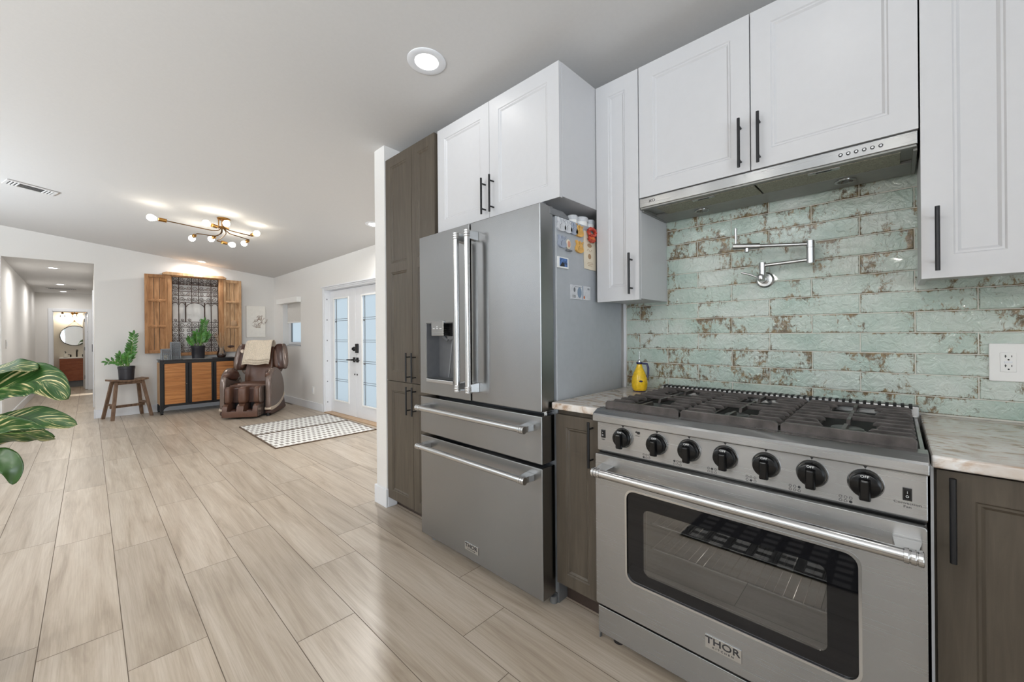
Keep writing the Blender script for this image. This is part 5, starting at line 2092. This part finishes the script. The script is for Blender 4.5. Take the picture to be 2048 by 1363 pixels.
for x in (-.45, -.245, -.04):
    m = MB(); m.lathe([(.016, 0), (.02, .03), (.02, .05)], (x, 14.93, 1.83), (0, 0, -1), 16)
    b = obj('socket', m, M['dark_brass'], t, smooth=40)
    m = MB(); m.lathe([(.02, .045), (.045, .09), (.048, .13)], (x, 14.93, 1.83), (0, 0, -1), 20, caps=False)
    obj('glass_shade', m, M['clear'], b, smooth=60)
    m = MB(); m.sq((x, 14.93, 1.745), (.026, .026, .033), 1, 1, 16, 10)
    obj('bulb', m, M['bulb'], b, smooth=60)
    l = bpy.data.lights.new('vanity_bulb', 'POINT')
    l.energy, l.color, l.shadow_soft_size = 2.6, (1, .85, .62), .03
    o = bpy.data.objects.new('vanity_bulb_glow', l)
    C.objects.link(o)
    o.parent = t
    o.location = Vector((x, 14.87, 1.69)) - Vector(t.location)

# ------------------------------------------------------------------ foreground plant
PB = Vector((-.46, 2.30, 0))
t = thing('prayer_plant', 'large striped green leaves of a plant reaching in beside the camera', 'plant', PB)
m = MB(); m.lathe([(.12, 0), (.13, .01), (.16, .26), (.165, .28), (.15, .28), (.148, .25)], PB, n=32)
obj('pot', m, M['white_plastic'], t, smooth=40)
m = MB(); m.lathe([(.001, .25), (.15, .25)], PB, n=24, caps=False)
obj('soil', m, M['soil'], t)
FWD = Vector((.724, .690, 0)); RGT = Vector((.69, -.724, 0)); UP = Vector((0, 0, 1))


def big_leaf(P, hw, tw, curl=.3, flip=False, mt='calathea'):
    """P: midrib points; hw: half width; tw: unit direction of the blade's width; curl folds the blade about the rib"""
    P = [Vector(p) for p in P]
    def at(u):
        u = min(max(u, 0), .9999) * (len(P) - 1)
        i = int(u); u -= i
        a, b, c, d = P[max(i - 1, 0)], P[i], P[i + 1], P[min(i + 2, len(P) - 1)]
        return .5 * ((2 * b) + (c - a) * u + (2 * a - 5 * b + 4 * c - d) * u * u + (3 * b - a - 3 * c + d) * u ** 3)
    base = PB + Vector((0, 0, .25))
    m = MB(); m.tube([base, base + (P[0] - base) * .5 + Vector((-.03, .03, .06)), P[0], at(.3), at(.7)], .005, 7, rr=[.007, .006, .005, .003, .0015])
    st = obj('stem', m, M['stem'], t, smooth=60)
    m = MB()
    def fn(a, b):
        p = at(a)
        d = (at(min(a + .02, 1)) - at(max(a - .02, 0))).normalized()
        w = Vector(tw[0]) * (1 - a) + Vector(tw[1]) * a
        w = (w - d * w.dot(d)).normalized()
        n = d.cross(w)
        v = (b - .5) * 2
        prof_ = (math.sin(PI * min(.06 + a * .94, .999)) ** .62) * (1 - .12 * a)
        wave = .06 * hw * math.sin(a * 21 + v * 2) * abs(v)
        return p + w * (hw * prof_ * v * (1 - .18 * curl * abs(v))) + n * (curl * hw * prof_ * v * v * .75 + wave)
    m.grid(fn, 26, 12, uv=True)
    obj('leaf_blade', m, M[mt], st, smooth=80, thick=.0012)


big_leaf([(-.299, 2.198, .985), (-.21, 2.104, 1.030), (-.132, 2.022, 1.058), (-.088, 1.976, 1.052), (-.050, 1.938, 1.000)], .068, (UP * .9 + FWD * .45, UP * .75 + FWD * .5 + RGT * .3), .35)
big_leaf([(-.30, 2.19, 1.01), (-.215, 2.11, 1.085), (-.16, 2.05, 1.104), (-.115, 2.005, 1.098)], .045, (UP * .5 + FWD * .8, UP * .5 + FWD * .8), .3)
big_leaf([(-.323, 2.222, .84), (-.222, 2.116, .905), (-.133, 2.023, .938), (-.077, 1.965, .932), (-.029, 1.914, .918)], .045, (UP * .8 + FWD * .5, UP * .8 + FWD * .5), .35)
big_leaf([(-.323, 2.222, .792), (-.233, 2.128, .884), (-.166, 2.058, .900), (-.122, 2.012, .892), (-.079, 1.967, .878)], .054, (UP * .85 - FWD * .45, UP * .85 - FWD * .45), -.3)
big_leaf([(-.312, 2.211, .743), (-.223, 2.117, .812), (-.190, 2.082, .806), (-.171, 2.062, .775), (-.172, 2.064, .728)], .036, (UP * .7 + FWD * .6, RGT * .8 + FWD * .4), .3, mt='leaf_under')

# spot lamp added in the side room, standing in for sun on the hall floor
l = bpy.data.lights.new('sun_patch_spot', 'SPOT')
l.energy, l.spot_size, l.spot_blend, l.color, l.shadow_soft_size = 260, math.radians(13), .15, (1, .97, .9), .02
o = bpy.data.objects.new('sun_patch_lamp', l)
C.objects.link(o)
o.location = (1.15, 12.55, 1.25)
o.rotation_euler = (Vector((-.12, 12.4, 0)) - Vector(o.location)).to_track_quat('-Z', 'Y').to_euler()

# pendant lamps over the open room: they show as warm sparkle in the tiles and streaks on the steel
for y, lab in ((2.2, 'farthest from the range'), (1.1, 'middle of three'), (0.0, 'beside the camera')):
    c = Vector((-1.8, y, 1.9))
    t = thing('pendant_lamp', 'glass pendant lamp mirrored as warm sparkle in the aqua tiles, ' + lab, 'pendant lamp', (c.x, c.y, 1.80), 'pendant lamps over the open room')
    top = zceil(c.x, c.y)
    m = MB(); m.cyl((c.x, c.y, 2.02), (c.x, c.y, top), .003, n=8)
    obj('cord', m, M['black'], t)
    m = MB(); m.lathe([(.055, -.001), (.055, .02), (.01, .024)], (c.x, c.y, top), (0, 0, -1), 20)
    obj('canopy', m, M['black_metal'], t, smooth=40)
    m = MB(); m.lathe([(.018, 0), (.022, .05), (.012, .07)], (c.x, c.y, 1.955), n=16)
    obj('socket', m, M['black_metal'], t, smooth=40)
    m = MB(); m.sq(c, (.045, .045, .055), 1, 1, 20, 14)
    obj('bulb', m, M['pendant_bulb'], t, smooth=60)
    m = MB(); m.lathe([(.03, .07), (.09, .03), (.11, -.04), (.10, -.10)], c, n=28, caps=False)
    obj('glass_shade', m, M['clear'], t, smooth=60)
